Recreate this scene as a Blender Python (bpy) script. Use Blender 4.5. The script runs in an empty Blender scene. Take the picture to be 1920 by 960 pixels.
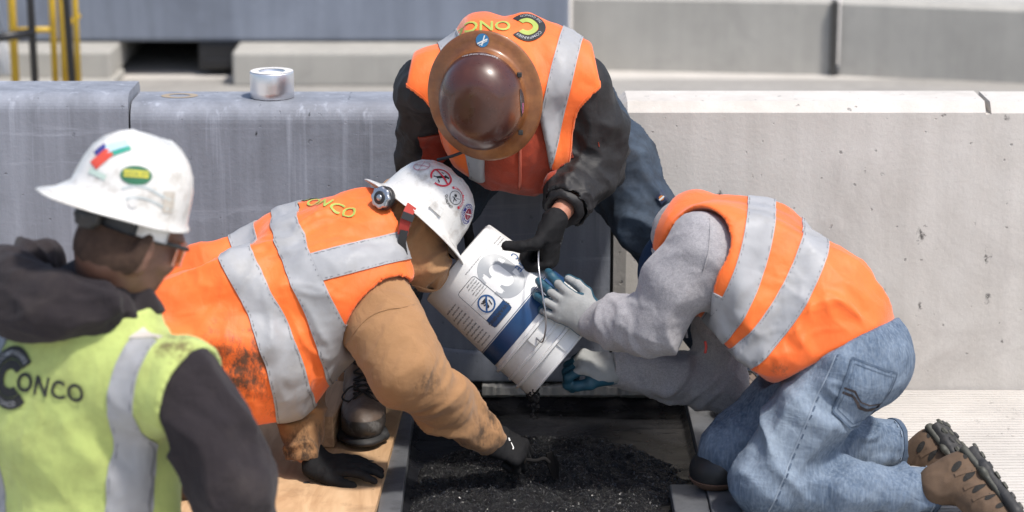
import bpy, bmesh, math, random
import numpy as np
from mathutils import Vector, Matrix
from mathutils.bvhtree import BVHTree

random.seed(7)
SC = bpy.context.scene
COL = SC.collection
R = math.radians

# ------------------------------------------------------------------ camera, sky, sun, exposure
CAM = np.array([0.0, -6.62, 2.05])
PITCH = R(14.0)
LENS = 85.0
cam_d = bpy.data.cameras.new('camera'); cam = bpy.data.objects.new('camera', cam_d); COL.objects.link(cam)
cam.location = CAM; cam.rotation_euler = (R(90) - PITCH, 0, 0)
cam_d.lens = LENS; cam_d.sensor_width = 36.0; cam_d.clip_end = 300.0
cam_d.dof.use_dof = True; cam_d.dof.focus_distance = 6.25; cam_d.dof.aperture_fstop = 2.5
SC.camera = cam
SUN_AZ, SUN_EL = 50.0, 62.0          # degrees to the right of the camera's back, elevation
sd = Vector((math.sin(R(SUN_AZ)) * math.cos(R(SUN_EL)), -math.cos(R(SUN_AZ)) * math.cos(R(SUN_EL)), math.sin(R(SUN_EL))))
sun_d = bpy.data.lights.new('sun', 'SUN'); sun = bpy.data.objects.new('sun', sun_d); COL.objects.link(sun)
sun_d.energy = 3.3; sun_d.angle = R(5.0); sun_d.color = (1.0, 0.955, 0.89)
sun.rotation_euler = sd.to_track_quat('Z', 'Y').to_euler(); sun.location = (3, -6, 8)
W = bpy.data.worlds.new('World'); SC.world = W; W.use_nodes = True
nt = W.node_tree; bgn = nt.nodes['Background']
sky = nt.nodes.new('ShaderNodeTexSky'); sky.sky_type = 'NISHITA'; sky.sun_disc = False
sky.sun_elevation = R(SUN_EL); sky.sun_rotation = math.atan2(sd.x, sd.y); sky.air_density = 1.0; sky.dust_density = 2.5
nt.links.new(sky.outputs[0], bgn.inputs[0]); bgn.inputs[1].default_value = 0.15
SC.view_settings.view_transform = 'Standard'; SC.view_settings.look = 'None'
SC.render.engine = 'CYCLES'; SC.cycles.use_denoising = True; SC.cycles.max_bounces = 6; SC.cycles.caustics_reflective = False; SC.cycles.caustics_refractive = False
SC.view_settings.exposure = 0.36; SC.view_settings.gamma = 1.0
try: SC.view_settings.use_curve_mapping = False
except Exception: pass

FPX = LENS / 36.0 * 1920
_f = np.array([0, math.cos(PITCH), -math.sin(PITCH)]); _u = np.array([0, math.sin(PITCH), math.cos(PITCH)])
def U(px, py, Y):
    """point of the world at depth plane Y that the photograph shows at (px, py)"""
    d = _f * FPX + np.array([1.0, 0, 0]) * (px - 960) + _u * (480 - py)
    return CAM + d * ((Y - CAM[1]) / d[1])
def GZ(px, py, z=0.0):
    d = _f * FPX + np.array([1.0, 0, 0]) * (px - 960) + _u * (480 - py)
    return CAM + d * ((z - CAM[2]) / d[2])
def A(*v): return np.array(v, float)
def nrm(v):
    v = np.asarray(v, float); return v / (np.linalg.norm(v) + 1e-12)

# ------------------------------------------------------------------ materials
MATS = {}
class NB:
    def __init__(self, name):
        self.m = bpy.data.materials.new(name); self.m.use_nodes = True
        self.t = self.m.node_tree; self.b = self.t.nodes['Principled BSDF']
        self.tc = self.t.nodes.new('ShaderNodeTexCoord')
    def n(self, typ, **kw):
        x = self.t.nodes.new(typ)
        for k, v in kw.items(): setattr(x, k, v)
        return x
    def l(self, a, b): self.t.links.new(a, b)
    def mapping(self, scale=(1, 1, 1), loc=(0, 0, 0), rot=(0, 0, 0)):
        m = self.n('ShaderNodeMapping'); m.inputs['Scale'].default_value = scale
        m.inputs['Location'].default_value = loc; m.inputs['Rotation'].default_value = rot
        self.l(self.tc.outputs['Object'], m.inputs[0]); return m.outputs[0]
    def noise(self, scale, detail=4, rough=.55, vec=None, dist=0):
        x = self.n('ShaderNodeTexNoise'); x.inputs['Scale'].default_value = scale
        x.inputs['Detail'].default_value = detail; x.inputs['Roughness'].default_value = rough
        x.inputs['Distortion'].default_value = dist
        self.l(vec if vec is not None else self.tc.outputs['Object'], x.inputs['Vector']); return x.outputs[0]
    def ramp(self, fac, lo, hi, a=0.0, b=1.0):
        x = self.n('ShaderNodeMapRange'); x.clamp = True
        x.inputs[1].default_value = lo; x.inputs[2].default_value = hi
        x.inputs[3].default_value = a; x.inputs[4].default_value = b
        self.l(fac, x.inputs[0]); return x.outputs[0]
    def math(self, op, a, b=None):
        x = self.n('ShaderNodeMath', operation=op)
        for i, v in enumerate((a, b)):
            if v is None: continue
            if isinstance(v, (int, float)): x.inputs[i].default_value = v
            else: self.l(v, x.inputs[i])
        return x.outputs[0]
    def mix(self, fac, a, b, mode='MIX'):
        x = self.n('ShaderNodeMix', data_type='RGBA', blend_type=mode)
        for i, v in ((0, fac), (6, a), (7, b)):
            if isinstance(v, (int, float)): x.inputs[i].default_value = v
            elif isinstance(v, (tuple, list)): x.inputs[i].default_value = tuple(v) + ((1,) if len(v) == 3 else ())
            else: self.l(v, x.inputs[i])
        return x.outputs[2]
    def bump(self, h, dist, strength=1.0):
        x = self.n('ShaderNodeBump'); x.inputs['Strength'].default_value = strength; x.inputs['Distance'].default_value = dist
        self.l(h, x.inputs['Height'])
        prev = self.b.inputs['Normal'].links
        if prev: self.l(prev[0].from_socket, x.inputs['Normal'])
        self.l(x.outputs[0], self.b.inputs['Normal'])
    def col(self, c):
        if isinstance(c, (tuple, list)): self.b.inputs['Base Color'].default_value = tuple(c[:3]) + (1,)
        else: self.l(c, self.b.inputs['Base Color'])
    def rough(self, r):
        if isinstance(r, (int, float)): self.b.inputs['Roughness'].default_value = r
        else: self.l(r, self.b.inputs['Roughness'])
    def spot(self, center, rad):
        x = self.n('ShaderNodeVectorMath', operation='DISTANCE'); self.l(self.tc.outputs['Object'], x.inputs[0])
        x.inputs[1].default_value = tuple(center); return self.ramp(x.outputs['Value'], rad * .25, rad, 1, 0)

def fabric(name, c1, c2=None, vary=6, dirt=None, dirt_amt=0.0, dirt_scale=9, spots=(), weave=900, wb=.0006, crease=0.0015, rough=.85, sheen=.0, spec=.25, splat=0):
    """woven cloth: two close tones, soil with a shape of its own, weave and fine crease relief"""
    q = NB(name); c2 = c2 or tuple(x * .86 for x in c1)
    c = q.mix(q.ramp(q.noise(vary, 5), .35, .65), c1, c2)
    if dirt is not None:
        d = q.ramp(q.noise(dirt_scale, 7, .68), .62 - dirt_amt * .3, .80 - dirt_amt * .25)
        if spots:
            s = None
            for ce, ra in spots:
                k = q.spot(ce, ra); s = k if s is None else q.math('MAXIMUM', s, k)
            d2 = q.math('MULTIPLY', q.ramp(q.math('ADD', q.noise(34, 8, .72, vec=q.mapping(scale=(1, 1, .55))), q.math('MULTIPLY', s, .30)), .70, .86), s)
            d = q.math('MAXIMUM', q.math('MULTIPLY', d, dirt_amt), d2)
        else:
            d = q.math('MULTIPLY', d, min(1, dirt_amt))
        c = q.mix(d, c, dirt)
    if splat:
        c = q.mix(q.math('MULTIPLY', q.ramp(q.noise(38, 3, .5), .70, .74), splat), c, tuple(x * .25 for x in c1))
    q.col(c); q.rough(rough)
    q.b.inputs['Specular IOR Level'].default_value = spec
    q.b.inputs['Sheen Weight'].default_value = sheen
    if crease:
        q.bump(q.noise(28, 6, .6, dist=.6), crease * 1.6, .55)
        q.bump(q.math('ABSOLUTE', q.math('SUBTRACT', q.noise(13, 3, .5, vec=q.mapping(scale=(1, 1, .45), rot=(.4, .5, .3)), dist=1.2), .5)), crease * 4, .6)
        q.bump(q.math('ABSOLUTE', q.math('SUBTRACT', q.noise(26, 2, .5, vec=q.mapping(scale=(.4, 1, 1), rot=(.2, -.5, .6)), dist=1.0), .5)), crease * 1.6, .5)
    if wb: q.bump(q.noise(weave, 2, .5), wb * 2, .5)
    MATS[name] = q.m; return q.m

def plain(name, c, rough=.5, metal=0.0, var=.12, scale=14, bump=0.0, bscale=60, spec=.5, coat=0.0, dirt=None, damt=.4, dscale=11):
    q = NB(name)
    k = q.mix(q.ramp(q.noise(scale, 5), .3, .7), c, tuple(x * (1 - var) for x in c))
    if dirt is not None: k = q.mix(q.math('MULTIPLY', q.ramp(q.noise(dscale, 7, .7), .5, .75), damt), k, dirt)
    q.col(k); q.rough(q.ramp(q.noise(scale * 2.3, 4), .3, .7, max(.02, rough - .07), min(1, rough + .07)))
    q.b.inputs['Metallic'].default_value = metal; q.b.inputs['Specular IOR Level'].default_value = spec
    q.b.inputs['Coat Weight'].default_value = coat; q.b.inputs['Coat Roughness'].default_value = .08
    if bump: q.bump(q.noise(bscale, 5), bump, .6)
    MATS[name] = q.m; return q.m

# ------------------------------------------------------------------ object helpers
def link_mesh(name, V, F, mat, parent=None, smooth=True, tags=None):
    me = bpy.data.meshes.new(name)
    V = np.asarray(V, float)
    if parent is not None:
        p = parent; off = A(0, 0, 0)
        while p is not None: off = off + np.array(p.location); p = p.parent
        V = V - off
    me.from_pydata(V.tolist(), [], F.tolist() if isinstance(F, np.ndarray) else F)
    if smooth: me.polygons.foreach_set('use_smooth', [True] * len(me.polygons))
    me.update()
    o = bpy.data.objects.new(name, me); COL.objects.link(o)
    if mat is not None: me.materials.append(mat)
    if parent is not None: o.parent = parent
    if tags: tag(o, **tags)
    return o
def tag(o, label=None, cat=None, group=None, kind=None):
    if label: o['label'] = label
    if cat: o['category'] = cat
    if group: o['group'] = group
    if kind: o['kind'] = kind
    return o
def empty(name, loc, **kw):
    o = bpy.data.objects.new(name, None); COL.objects.link(o); o.location = tuple(loc); o.empty_display_size = .1
    return tag(o, **kw)
def from_bm(name, bm, mat, parent=None, smooth=False, tags=None):
    bmesh.ops.recalc_face_normals(bm, faces=bm.faces)
    V = [tuple(v.co) for v in bm.verts]; bm.verts.index_update()
    F = [[v.index for v in f.verts] for f in bm.faces]; bm.free()
    return link_mesh(name, V, F, mat, parent, smooth, tags)
def bm_box(bm, lo, hi, bev=0.0, rot=None, seg=2):
    r = bmesh.ops.create_cube(bm, size=1.0)
    lo = Vector(lo); hi = Vector(hi); c = (lo + hi) / 2; s = hi - lo
    for v in r['verts']: v.co = Vector((v.co.x * s.x, v.co.y * s.y, v.co.z * s.z))
    vs = r['verts']
    if bev:
        es = list({e for v in vs for e in v.link_edges})
        g = bmesh.ops.bevel(bm, geom=es, offset=bev, segments=seg, affect='EDGES', profile=.5)
        vs = list({v for f in g['faces'] for v in f.verts} | {v for v in vs if v.is_valid})
    for v in vs: v.co = (rot @ v.co if rot else v.co) + c
    return vs
def tube(pts, r, n=8, closed=False):
    """V, F of a tube along a polyline; r is one radius or one per point"""
    P = [np.asarray(p, float) for p in pts]; m = len(P)
    rr = [r] * m if isinstance(r, (int, float)) else list(r)
    V = []; F = []; prev = None
    for i in range(m):
        a = P[i - 1] if (i > 0 or closed) else P[i]; b = P[(i + 1) % m] if (i < m - 1 or closed) else P[i]
        t = nrm(b - a)
        if prev is None:
            prev = nrm(np.cross(t, A(0.3, .5, .8) if abs(t[2]) > .9 else A(0, 0, 1)))
        x = nrm(prev - t * prev.dot(t)); y = np.cross(t, x); prev = x
        for j in range(n):
            an = 2 * math.pi * j / n; V.append(P[i] + rr[i] * (math.cos(an) * x + math.sin(an) * y))
    for i in range(m - 1 + (1 if closed else 0)):
        i2 = (i + 1) % m
        for j in range(n): F.append([i * n + j, i * n + (j + 1) % n, i2 * n + (j + 1) % n, i2 * n + j])
    if not closed:
        F.append(list(range(n))[::-1]); F.append([(m - 1) * n + j for j in range(n)])
    return np.array(V), F
def spline(pts, n=8):
    P = [np.asarray(p, float) for p in pts]; P = [2 * P[0] - P[1]] + P + [2 * P[-1] - P[-2]]; out = []
    for i in range(1, len(P) - 2):
        for k in range(n):
            t = k / n; a, b, c, d = P[i - 1:i + 3]
            out.append(.5 * ((2 * b) + (c - a) * t + (2 * a - 5 * b + 4 * c - d) * t * t + (3 * b - a - 3 * c + d) * t ** 3))
    out.append(P[-2]); return out
def merge(parts):
    V = []; F = []; o = 0
    for v, f in parts:
        V.append(np.asarray(v, float)); F += [[i + o for i in q] for q in f]; o += len(v)
    return np.concatenate(V), F

# ------------------------------------------------------------------ implicit bodies
_rs = np.random.RandomState(3); _HT = _rs.rand(65536).astype(np.float32)
def vnoise(P, seed=0):
    P = np.asarray(P, np.float32); i = np.floor(P).astype(np.int64); f = P - i; f = f * f * (3 - 2 * f)
    out = 0
    for dx in (0, 1):
        for dy in (0, 1):
            for dz in (0, 1):
                h = ((i[:, 0] + dx) * 73856093 ^ (i[:, 1] + dy) * 19349663 ^ (i[:, 2] + dz) * 83492791 ^ (seed * 2654435)) & 65535
                w = (f[:, 0] if dx else 1 - f[:, 0]) * (f[:, 1] if dy else 1 - f[:, 1]) * (f[:, 2] if dz else 1 - f[:, 2])
                out = out + _HT[h] * w
    return out * 2 - 1
def loft(a, b, ra, rb, lat=None, k=None, p=2.0):
    """solid between a and b with elliptical sections; ra, rb = radius or (half width along lat, half depth)"""
    a = np.asarray(a, float); b = np.asarray(b, float)
    ra = (ra, ra) if isinstance(ra, (int, float)) else ra; rb = (rb, rb) if isinstance(rb, (int, float)) else rb
    ax = nrm(b - a)
    if lat is None: lat = np.cross(ax, A(.3, .4, .8) if abs(ax[2]) > .9 else A(0, 0, 1))
    lat = nrm(np.asarray(lat, float) - ax * ax.dot(np.asarray(lat, float))); dep = np.cross(ax, lat)
    return ('l', a, b, ra, rb, ax, lat, dep, k, p)
def ell(c, r, X=(1, 0, 0), Z=(0, 0, 1), k=None):
    X = nrm(X); Z = nrm(np.asarray(Z, float) - X * X.dot(np.asarray(Z, float))); Y = np.cross(Z, X)
    return ('e', np.asarray(c, float), r, X, Y, Z, k)
def chain(pts, rad, lat=None, k=None):
    return [loft(pts[i], pts[i + 1], rad[i], rad[i + 1], lat, k) for i in range(len(pts) - 1)]
def grow(prims, g):
    out = []
    for q in prims:
        if q[0] == 'l': out.append(('l', q[1], q[2], tuple(max(.004, x + g) for x in q[3]), tuple(max(.004, x + g) for x in q[4])) + q[5:])
        else: out.append(('e', q[1], tuple(max(.004, x + g) for x in q[2])) + q[3:])
    return out
def sd1(q, P):
    if q[0] == 'l':
        _, a, b, ra, rb, ax, lat, dep, k, p = q
        r = P - a.astype(np.float32); L = float(np.linalg.norm(b - a)) + 1e-9
        s = r @ ax.astype(np.float32); t = np.clip(s / L, 0, 1)
        x = np.abs(r @ lat.astype(np.float32)); z = np.abs(r @ dep.astype(np.float32)); y = s - t * L
        w = ra[0] + t * (rb[0] - ra[0]); h = ra[1] + t * (rb[1] - ra[1]); m = np.minimum(w, h)
        if p == 2.0: rr = (x / w) ** 2 + (z / h) ** 2 + (y / m) ** 2; return (np.sqrt(rr) - 1) * m
        rr = (x / w) ** p + (z / h) ** p + np.abs(y / m) ** p
        return (rr ** (1 / p) - 1) * m
    _, c, r, X, Y, Z, k = q
    d = P - c.astype(np.float32); m = min(r)
    rr = ((d @ X.astype(np.float32)) / r[0]) ** 2 + ((d @ Y.astype(np.float32)) / r[1]) ** 2 + ((d @ Z.astype(np.float32)) / r[2]) ** 2
    return (np.sqrt(rr) - 1) * m
def field(prims, k, subs=(), planes=(), ks=.004):
    def f(P):
        P = P.astype(np.float32); d = None
        for q in prims:
            e = sd1(q, P)
            if d is None: d = e; continue
            kk = q[-2] if q[0] == 'l' else q[-1]
            kk = k if kk is None else kk
            h = np.maximum(kk - np.abs(d - e), 0) / kk
            d = np.minimum(d, e) - h * h * kk * .25
        for q in subs: 
            e = -sd1(q, P); h = np.maximum(ks - np.abs(d - e), 0) / ks
            d = np.maximum(d, e) + h * h * ks * .25
        for pt, nn in planes:
            e = (P - np.asarray(pt, np.float32)) @ nrm(nn).astype(np.float32)      # keeps the side opposite the normal
            h = np.maximum(ks - np.abs(d - e), 0) / ks
            d = np.maximum(d, e) + h * h * ks * .25
        return d
    return f
def bounds(prims, m):
    lo = np.full(3, 1e9); hi = -lo
    for q in prims:
        if q[0] == 'l':
            for c, r in ((q[1], max(q[3])), (q[2], max(q[4]))): lo = np.minimum(lo, c - r); hi = np.maximum(hi, c + r)
        else: lo = np.minimum(lo, q[1] - max(q[2])); hi = np.maximum(hi, q[1] + max(q[2]))
    return lo - m, hi + m
def nets(f, lo, hi, h, B=5):
    nb = np.ceil((hi - lo) / (h * B)).astype(int) + 1; n = nb * B
    bc = np.stack(np.meshgrid(*[(np.arange(nb[i]) * B + (B - 1) / 2) * h + lo[i] for i in range(3)], indexing='ij'), -1).reshape(-1, 3)
    dc = f(bc); act = np.abs(dc) < B * h * 1.15 + .012
    V = np.where(dc < 0, -1.0, 1.0).astype(np.float32).reshape(nb)
    V = V.repeat(B, 0).repeat(B, 1).repeat(B, 2)
    ai = np.argwhere(act.reshape(nb)) * B
    of = np.stack(np.meshgrid(*[np.arange(B)] * 3, indexing='ij'), -1).reshape(-1, 3)
    idx = (ai[:, None, :] + of[None]).reshape(-1, 3)
    vals = np.empty(len(idx), np.float32)
    for s in range(0, len(idx), 400000): vals[s:s + 400000] = f(idx[s:s + 400000] * h + lo)
    V[idx[:, 0], idx[:, 1], idx[:, 2]] = vals
    ins = V < 0
    c = [ins[x:n[0] - 1 + x, y:n[1] - 1 + y, z:n[2] - 1 + z] for x in (0, 1) for y in (0, 1) for z in (0, 1)]
    a = c[0].copy(); o = c[0].copy()
    for q in c[1:]: a &= q; o |= q
    cells = np.argwhere(o & ~a)
    vid = np.full((n[0] - 1, n[1] - 1, n[2] - 1), -1, np.int64); vid[cells[:, 0], cells[:, 1], cells[:, 2]] = np.arange(len(cells))
    cs = A(*[0, 0, 0]).astype(int); corner = [A(x, y, z).astype(int) for x in (0, 1) for y in (0, 1) for z in (0, 1)]
    acc = np.zeros((len(cells), 3)); cnt = np.zeros(len(cells))
    for i in range(8):
        for j in range(i + 1, 8):
            if np.abs(corner[i] - corner[j]).sum() != 1: continue
            p = cells + corner[i]; q = cells + corner[j]
            va = V[p[:, 0], p[:, 1], p[:, 2]]; vb = V[q[:, 0], q[:, 1], q[:, 2]]
            m = (va < 0) != (vb < 0); t = np.where(m, va / np.where(m, va - vb, 1), 0)[:, None]
            acc += np.where(m[:, None], p + t * (q - p), 0); cnt += m
    X = acc / cnt[:, None] * h + lo
    Q = []
    for ax in range(3):
        sl0 = [slice(None)] * 3; sl1 = [slice(None)] * 3; sl0[ax] = slice(0, -1); sl1[ax] = slice(1, None)
        s0 = ins[tuple(sl0)]; s1 = ins[tuple(sl1)]
        e = np.argwhere(s0 != s1); u, v = (ax + 1) % 3, (ax + 2) % 3
        e = e[(e[:, u] > 0) & (e[:, v] > 0)]
        du = np.zeros(3, int); du[u] = 1; dv = np.zeros(3, int); dv[v] = 1
        g = lambda w: vid[np.clip(w[:, 0], 0, n[0] - 2), np.clip(w[:, 1], 0, n[1] - 2), np.clip(w[:, 2], 0, n[2] - 2)]
        q = np.stack([g(e - du - dv), g(e - dv), g(e), g(e - du)], 1)
        fl = ins[e[:, 0], e[:, 1], e[:, 2]]
        q = np.where(fl[:, None], q, q[:, ::-1]); Q.append(q[(q >= 0).all(1)])
    return X, np.concatenate(Q)
def vnormals(V, F):
    a, b, c, d = (V[F[:, i]] for i in range(4)) if F.shape[1] == 4 else (V[F[:, 0]], V[F[:, 1]], V[F[:, 2]], V[F[:, 2]])
    fn = np.cross(c - a, d - b) if F.shape[1] == 4 else np.cross(b - a, c - a)
    N = np.zeros_like(V)
    for i in range(F.shape[1]):
        for k in range(3): N[:, k] += np.bincount(F[:, i], fn[:, k], len(V))
    return N / (np.linalg.norm(N, axis=1)[:, None] + 1e-12)
def smooth_mesh(V, F, it=2, lam=.5):
    e = np.concatenate([F[:, [i, (i + 1) % F.shape[1]]] for i in range(F.shape[1])]); e = np.concatenate([e, e[:, ::-1]])
    deg = np.bincount(e[:, 0], minlength=len(V))[:, None]
    for _ in range(it):
        s = np.stack([np.bincount(e[:, 0], V[e[:, 1], k], len(V)) for k in range(3)], 1)
        V = V + lam * (s / np.maximum(deg, 1) - V)
    return V
def folds(V, N, specs):
    """cloth folds: stretched noise ridges, each with a crease direction and a place"""
    d = np.zeros(len(V))
    for i, s in enumerate(specs):
        di = nrm(s['dir']); q = V - (V @ di)[:, None] * di * (1 - 1 / s.get('an', 6.0))
        fr = s['f']
        wv = np.stack([vnoise(V * fr * .4, 50 + i), vnoise(V * fr * .4, 80 + i), vnoise(V * fr * .4, 110 + i)], 1) * 1.1
        x = vnoise(q * fr + wv, 11 + i * 7 + s.get('seed', 0)) * 1.9
        if s.get('ridge', True): x = (.55 - np.minimum(1, np.abs(x)) ** .8) * 2.0 * (-1 if s.get('inv') else 1)
        w = 1.0
        if 'c' in s: w = np.exp(-(np.linalg.norm(V - np.asarray(s['c']), axis=1) / s['r']) ** 2)
        d += s['amp'] * x * w
    return V + N * d[:, None]
def cover(P, subs, planes=()):
    P = np.asarray(P, np.float32); c = np.full(len(P), 1.0, np.float32)
    for q in subs: c = np.minimum(c, sd1(q, P))
    for pt, nn in planes: c = np.minimum(c, -((P - np.asarray(pt, np.float32)) @ nrm(nn).astype(np.float32)))
    return c
def solid(prims, k, h, subs=(), planes=(), fold=(), ks=.004, sm=2, extra=.012, calm=False):
    lo, hi = bounds(prims, k * .3 + extra)
    V, F = nets(field(prims, k, subs, planes, ks), lo, hi, h)
    V = smooth_mesh(V, F, sm)
    if fold:
        fold = list(fold)
        if h > .0045 and len(fold) > 1:
            fold += [dict(dir=nrm(fold[0]['dir'] + A(.2, .1, .3)), f=22, amp=.0014, an=5, seed=3), dict(dir=nrm(fold[1]['dir'] + A(-.2, .2, .1)), f=44, amp=.0006, an=4, seed=5)]
        V1 = folds(V, vnormals(V, F), fold); V1 = smooth_mesh(V1, F, 1, .35)
        if calm and (subs or planes):                       # cut edges lie flat
            w = np.clip((cover(V, subs, planes) - .004) / .05, .06, 1)[:, None]; V1 = V + (V1 - V) * w
        V = V1
    return V, F
def tuck(o, root, vt, k, subs, planes=(), gap=.016):
    """draw a garment in under the vest worn over it"""
    n = len(o.data.vertices); P = np.empty(n * 3, np.float32); o.data.vertices.foreach_get('co', P); P = P.reshape(-1, 3) + np.array(root.location, np.float32)
    N = np.empty(n * 3, np.float32); o.data.vertex_normals.foreach_get('vector', N); N = N.reshape(-1, 3)
    for _ in range(2):
        b = field(vt, k)(P); cov = np.full(n, 1.0, np.float32)
        for q in subs: cov = np.minimum(cov, sd1(q, P))
        for pt, nn in planes: cov = np.minimum(cov, -((P - np.asarray(pt, np.float32)) @ nrm(nn).astype(np.float32)))
        w = np.clip((cov - .004) / .02, 0, 1); push = np.clip(b + gap, 0, .05) * w * np.clip((.045 - b) / .015, 0, 1)
        P = P - N * push[:, None]
    P = P - np.array(root.location, np.float32); o.data.vertices.foreach_set('co', P.ravel().astype(np.float32)); o.data.update()
def clip(V, F, fs, T=None):
    """keep the part of a mesh where every scalar in fs is > 0, cut along the zero line"""
    if F.shape[1] == 4: F = np.concatenate([F[:, [0, 1, 2]], F[:, [0, 2, 3]]])
    for fn in fs:
        s = fn(V) if getattr(fn, 'full', False) else fn(V[:, :3]); s = np.where(np.abs(s) < 1e-7, 1e-7, s); pos = s[F] > 0; cn = pos.sum(1)
        keep = [F[cn == 3]]; cache = {}; NV = [V]; nV = len(V); add = []
        def cut(a, b):
            nonlocal nV
            kk = (a, b) if a < b else (b, a)
            if kk not in cache:
                t = s[a] / (s[a] - s[b]); add.append(V[a] + t * (V[b] - V[a])); cache[kk] = nV; nV += 1
            return cache[kk]
        tri = []
        for f, p in zip(F[cn == 1], pos[cn == 1]):
            i = int(np.argmax(p)); a, b, c = f[i], f[(i + 1) % 3], f[(i + 2) % 3]; tri.append((a, cut(a, b), cut(a, c)))
        for f, p in zip(F[cn == 2], pos[cn == 2]):
            i = int(np.argmin(p)); a, b, c = f[i], f[(i + 1) % 3], f[(i + 2) % 3]; x = cut(b, a); y = cut(c, a)
            tri += [(b, c, y), (b, y, x)]
        if add: V = np.concatenate([V, np.array(add)])
        F = np.concatenate(keep + [np.array(tri, int).reshape(-1, 3)])
        u = np.unique(F); mp = np.full(len(V), -1); mp[u] = np.arange(len(u)); V = V[u]; F = mp[F]
        if len(F) == 0: break
    return V, F
def shell(V, F, N_at, off, thick):
    """an open sheet lifted off its surface, with an edge of its own"""
    N = vnormals(V, F) if N_at is None else N_at / (np.linalg.norm(N_at, axis=1)[:, None] + 1e-9); top = V + N * off; bot = V + N * (off - thick)
    n = len(V); e = np.concatenate([F[:, [0, 1]], F[:, [1, 2]], F[:, [2, 0]]])
    key = {}
    for a, b in e.tolist(): key[(a, b)] = 1
    rim = [[a, b, b + n, a + n] for (a, b) in key if (b, a) not in key]
    rv = sorted({i for a, b, _, _ in rim for i in (a, b)}); ix = {a: n + 2 * k for k, a in enumerate(rv)}     # the edge has its own vertices, so the face stays flat to the rim
    ev = np.stack([top[rv], bot[rv]], 1).reshape(-1, 3) if rv else np.zeros((0, 3))
    return np.concatenate([top, ev]), F.tolist() + [[ix[a], ix[a] + 1, ix[b] + 1, ix[b]] for a, b, _, _ in rim]
def bvh(V, F):
    return BVHTree.FromPolygons([tuple(v) for v in V], [tuple(int(i) for i in f) for f in F])

# ------------------------------------------------------------------ flat print that follows a surface
def tri2(V, F): return [tuple(v) for v in V], [list(f) for f in F]
def ring2(r0, r1, a0=0, a1=360, n=40, c=(0, 0), e=1.0):
    V = []; F = []
    for i in range(n + 1):
        a = R(a0 + (a1 - a0) * i / n)
        for r in (r0, r1): V.append((c[0] + r * math.cos(a), c[1] + r * e * math.sin(a)))
    for i in range(n): F.append([2 * i, 2 * i + 1, 2 * i + 3, 2 * i + 2])
    return V, F
def disc2(r, n=32, c=(0, 0), e=1.0):
    V = [c]; F = []
    for j in range(1, 5):
        for i in range(n):
            a = 2 * math.pi * i / n; V.append((c[0] + r * j / 4 * math.cos(a), c[1] + r * e * j / 4 * math.sin(a)))
    for i in range(n): F.append([0, 1 + i, 1 + (i + 1) % n])
    for j in range(3):
        for i in range(n): F.append([1 + j * n + i, 1 + (j + 1) * n + i, 1 + (j + 1) * n + (i + 1) % n, 1 + j * n + (i + 1) % n])
    return V, F
def rect2(x0, y0, x1, y1, s=.012):
    nx = max(1, int(abs(x1 - x0) / s)); ny = max(1, int(abs(y1 - y0) / s)); V = []; F = []
    for j in range(ny + 1):
        for i in range(nx + 1): V.append((x0 + (x1 - x0) * i / nx, y0 + (y1 - y0) * j / ny))
    for j in range(ny):
        for i in range(nx): a = j * (nx + 1) + i; F.append([a, a + 1, a + nx + 2, a + nx + 1])
    return V, F
def line2(p, q, w):
    p = np.array(p, float); q = np.array(q, float); d = q - p; L = np.linalg.norm(d); d /= L; m = np.array([-d[1], d[0]])
    n = max(1, int(L / .012)); V = []; F = []
    for i in range(n + 1):
        c = p + d * L * i / n; V += [tuple(c - m * w / 2), tuple(c + m * w / 2)]
    for i in range(n): F.append([2 * i, 2 * i + 2, 2 * i + 3, 2 * i + 1])
    return V, F
def rrect_line(x0, y0, x1, y1, r, w):
    pts = []
    for cx, cy, a0 in ((x1 - r, y1 - r, 0), (x0 + r, y1 - r, 90), (x0 + r, y0 + r, 180), (x1 - r, y0 + r, 270)):
        for k in range(5): a = R(a0 + 22.5 * k); pts.append((cx + r * math.cos(a), cy + r * math.sin(a)))
    pts.append(pts[0]); return cat2(*[line2(pts[i], pts[i + 1], w) for i in range(len(pts) - 1) if math.dist(pts[i], pts[i + 1]) > 1e-6])
def cat2(*ps):
    V = []; F = []
    for v, f in ps: o = len(V); V += list(v); F += [[i + o for i in q] for q in f]
    return V, F
def xf2(p, s=1.0, rot=0, t=(0, 0)):
    c, si = math.cos(R(rot)), math.sin(R(rot))
    return [((x * c - y * si) * s + t[0], (x * si + y * c) * s + t[1]) for x, y in p[0]], p[1]
def text2(body, size, bold=0.0, grid=.01, align='LEFT', sx=1.0, space=1.0):
    cu = bpy.data.curves.new('txt', 'FONT'); cu.body = body; cu.size = size; cu.offset = bold * size; cu.align_x = align
    cu.resolution_u = 3; cu.space_character = space
    o = bpy.data.objects.new('txt', cu); COL.objects.link(o); bpy.context.view_layer.update()
    me = bpy.data.meshes.new_from_object(o.evaluated_get(bpy.context.evaluated_depsgraph_get()))
    bm = bmesh.new(); bm.from_mesh(me); bpy.data.objects.remove(o); bpy.data.curves.remove(cu); bpy.data.meshes.remove(me)
    for v in bm.verts: v.co.x *= sx
    if grid and bm.verts:
        for ax in (0, 1):
            lo = min(v.co[ax] for v in bm.verts); hi = max(v.co[ax] for v in bm.verts); c = lo + grid
            while c < hi:
                no = [0, 0, 0]; no[ax] = 1; co = [0, 0, 0]; co[ax] = c
                bmesh.ops.bisect_plane(bm, geom=bm.verts[:] + bm.edges[:] + bm.faces[:], plane_co=co, plane_no=no); c += grid
    bm.verts.index_update(); V = [(v.co.x, v.co.y) for v in bm.verts]; F = [[v.index for v in f.verts] for f in bm.faces]; bm.free()
    return V, F
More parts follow.
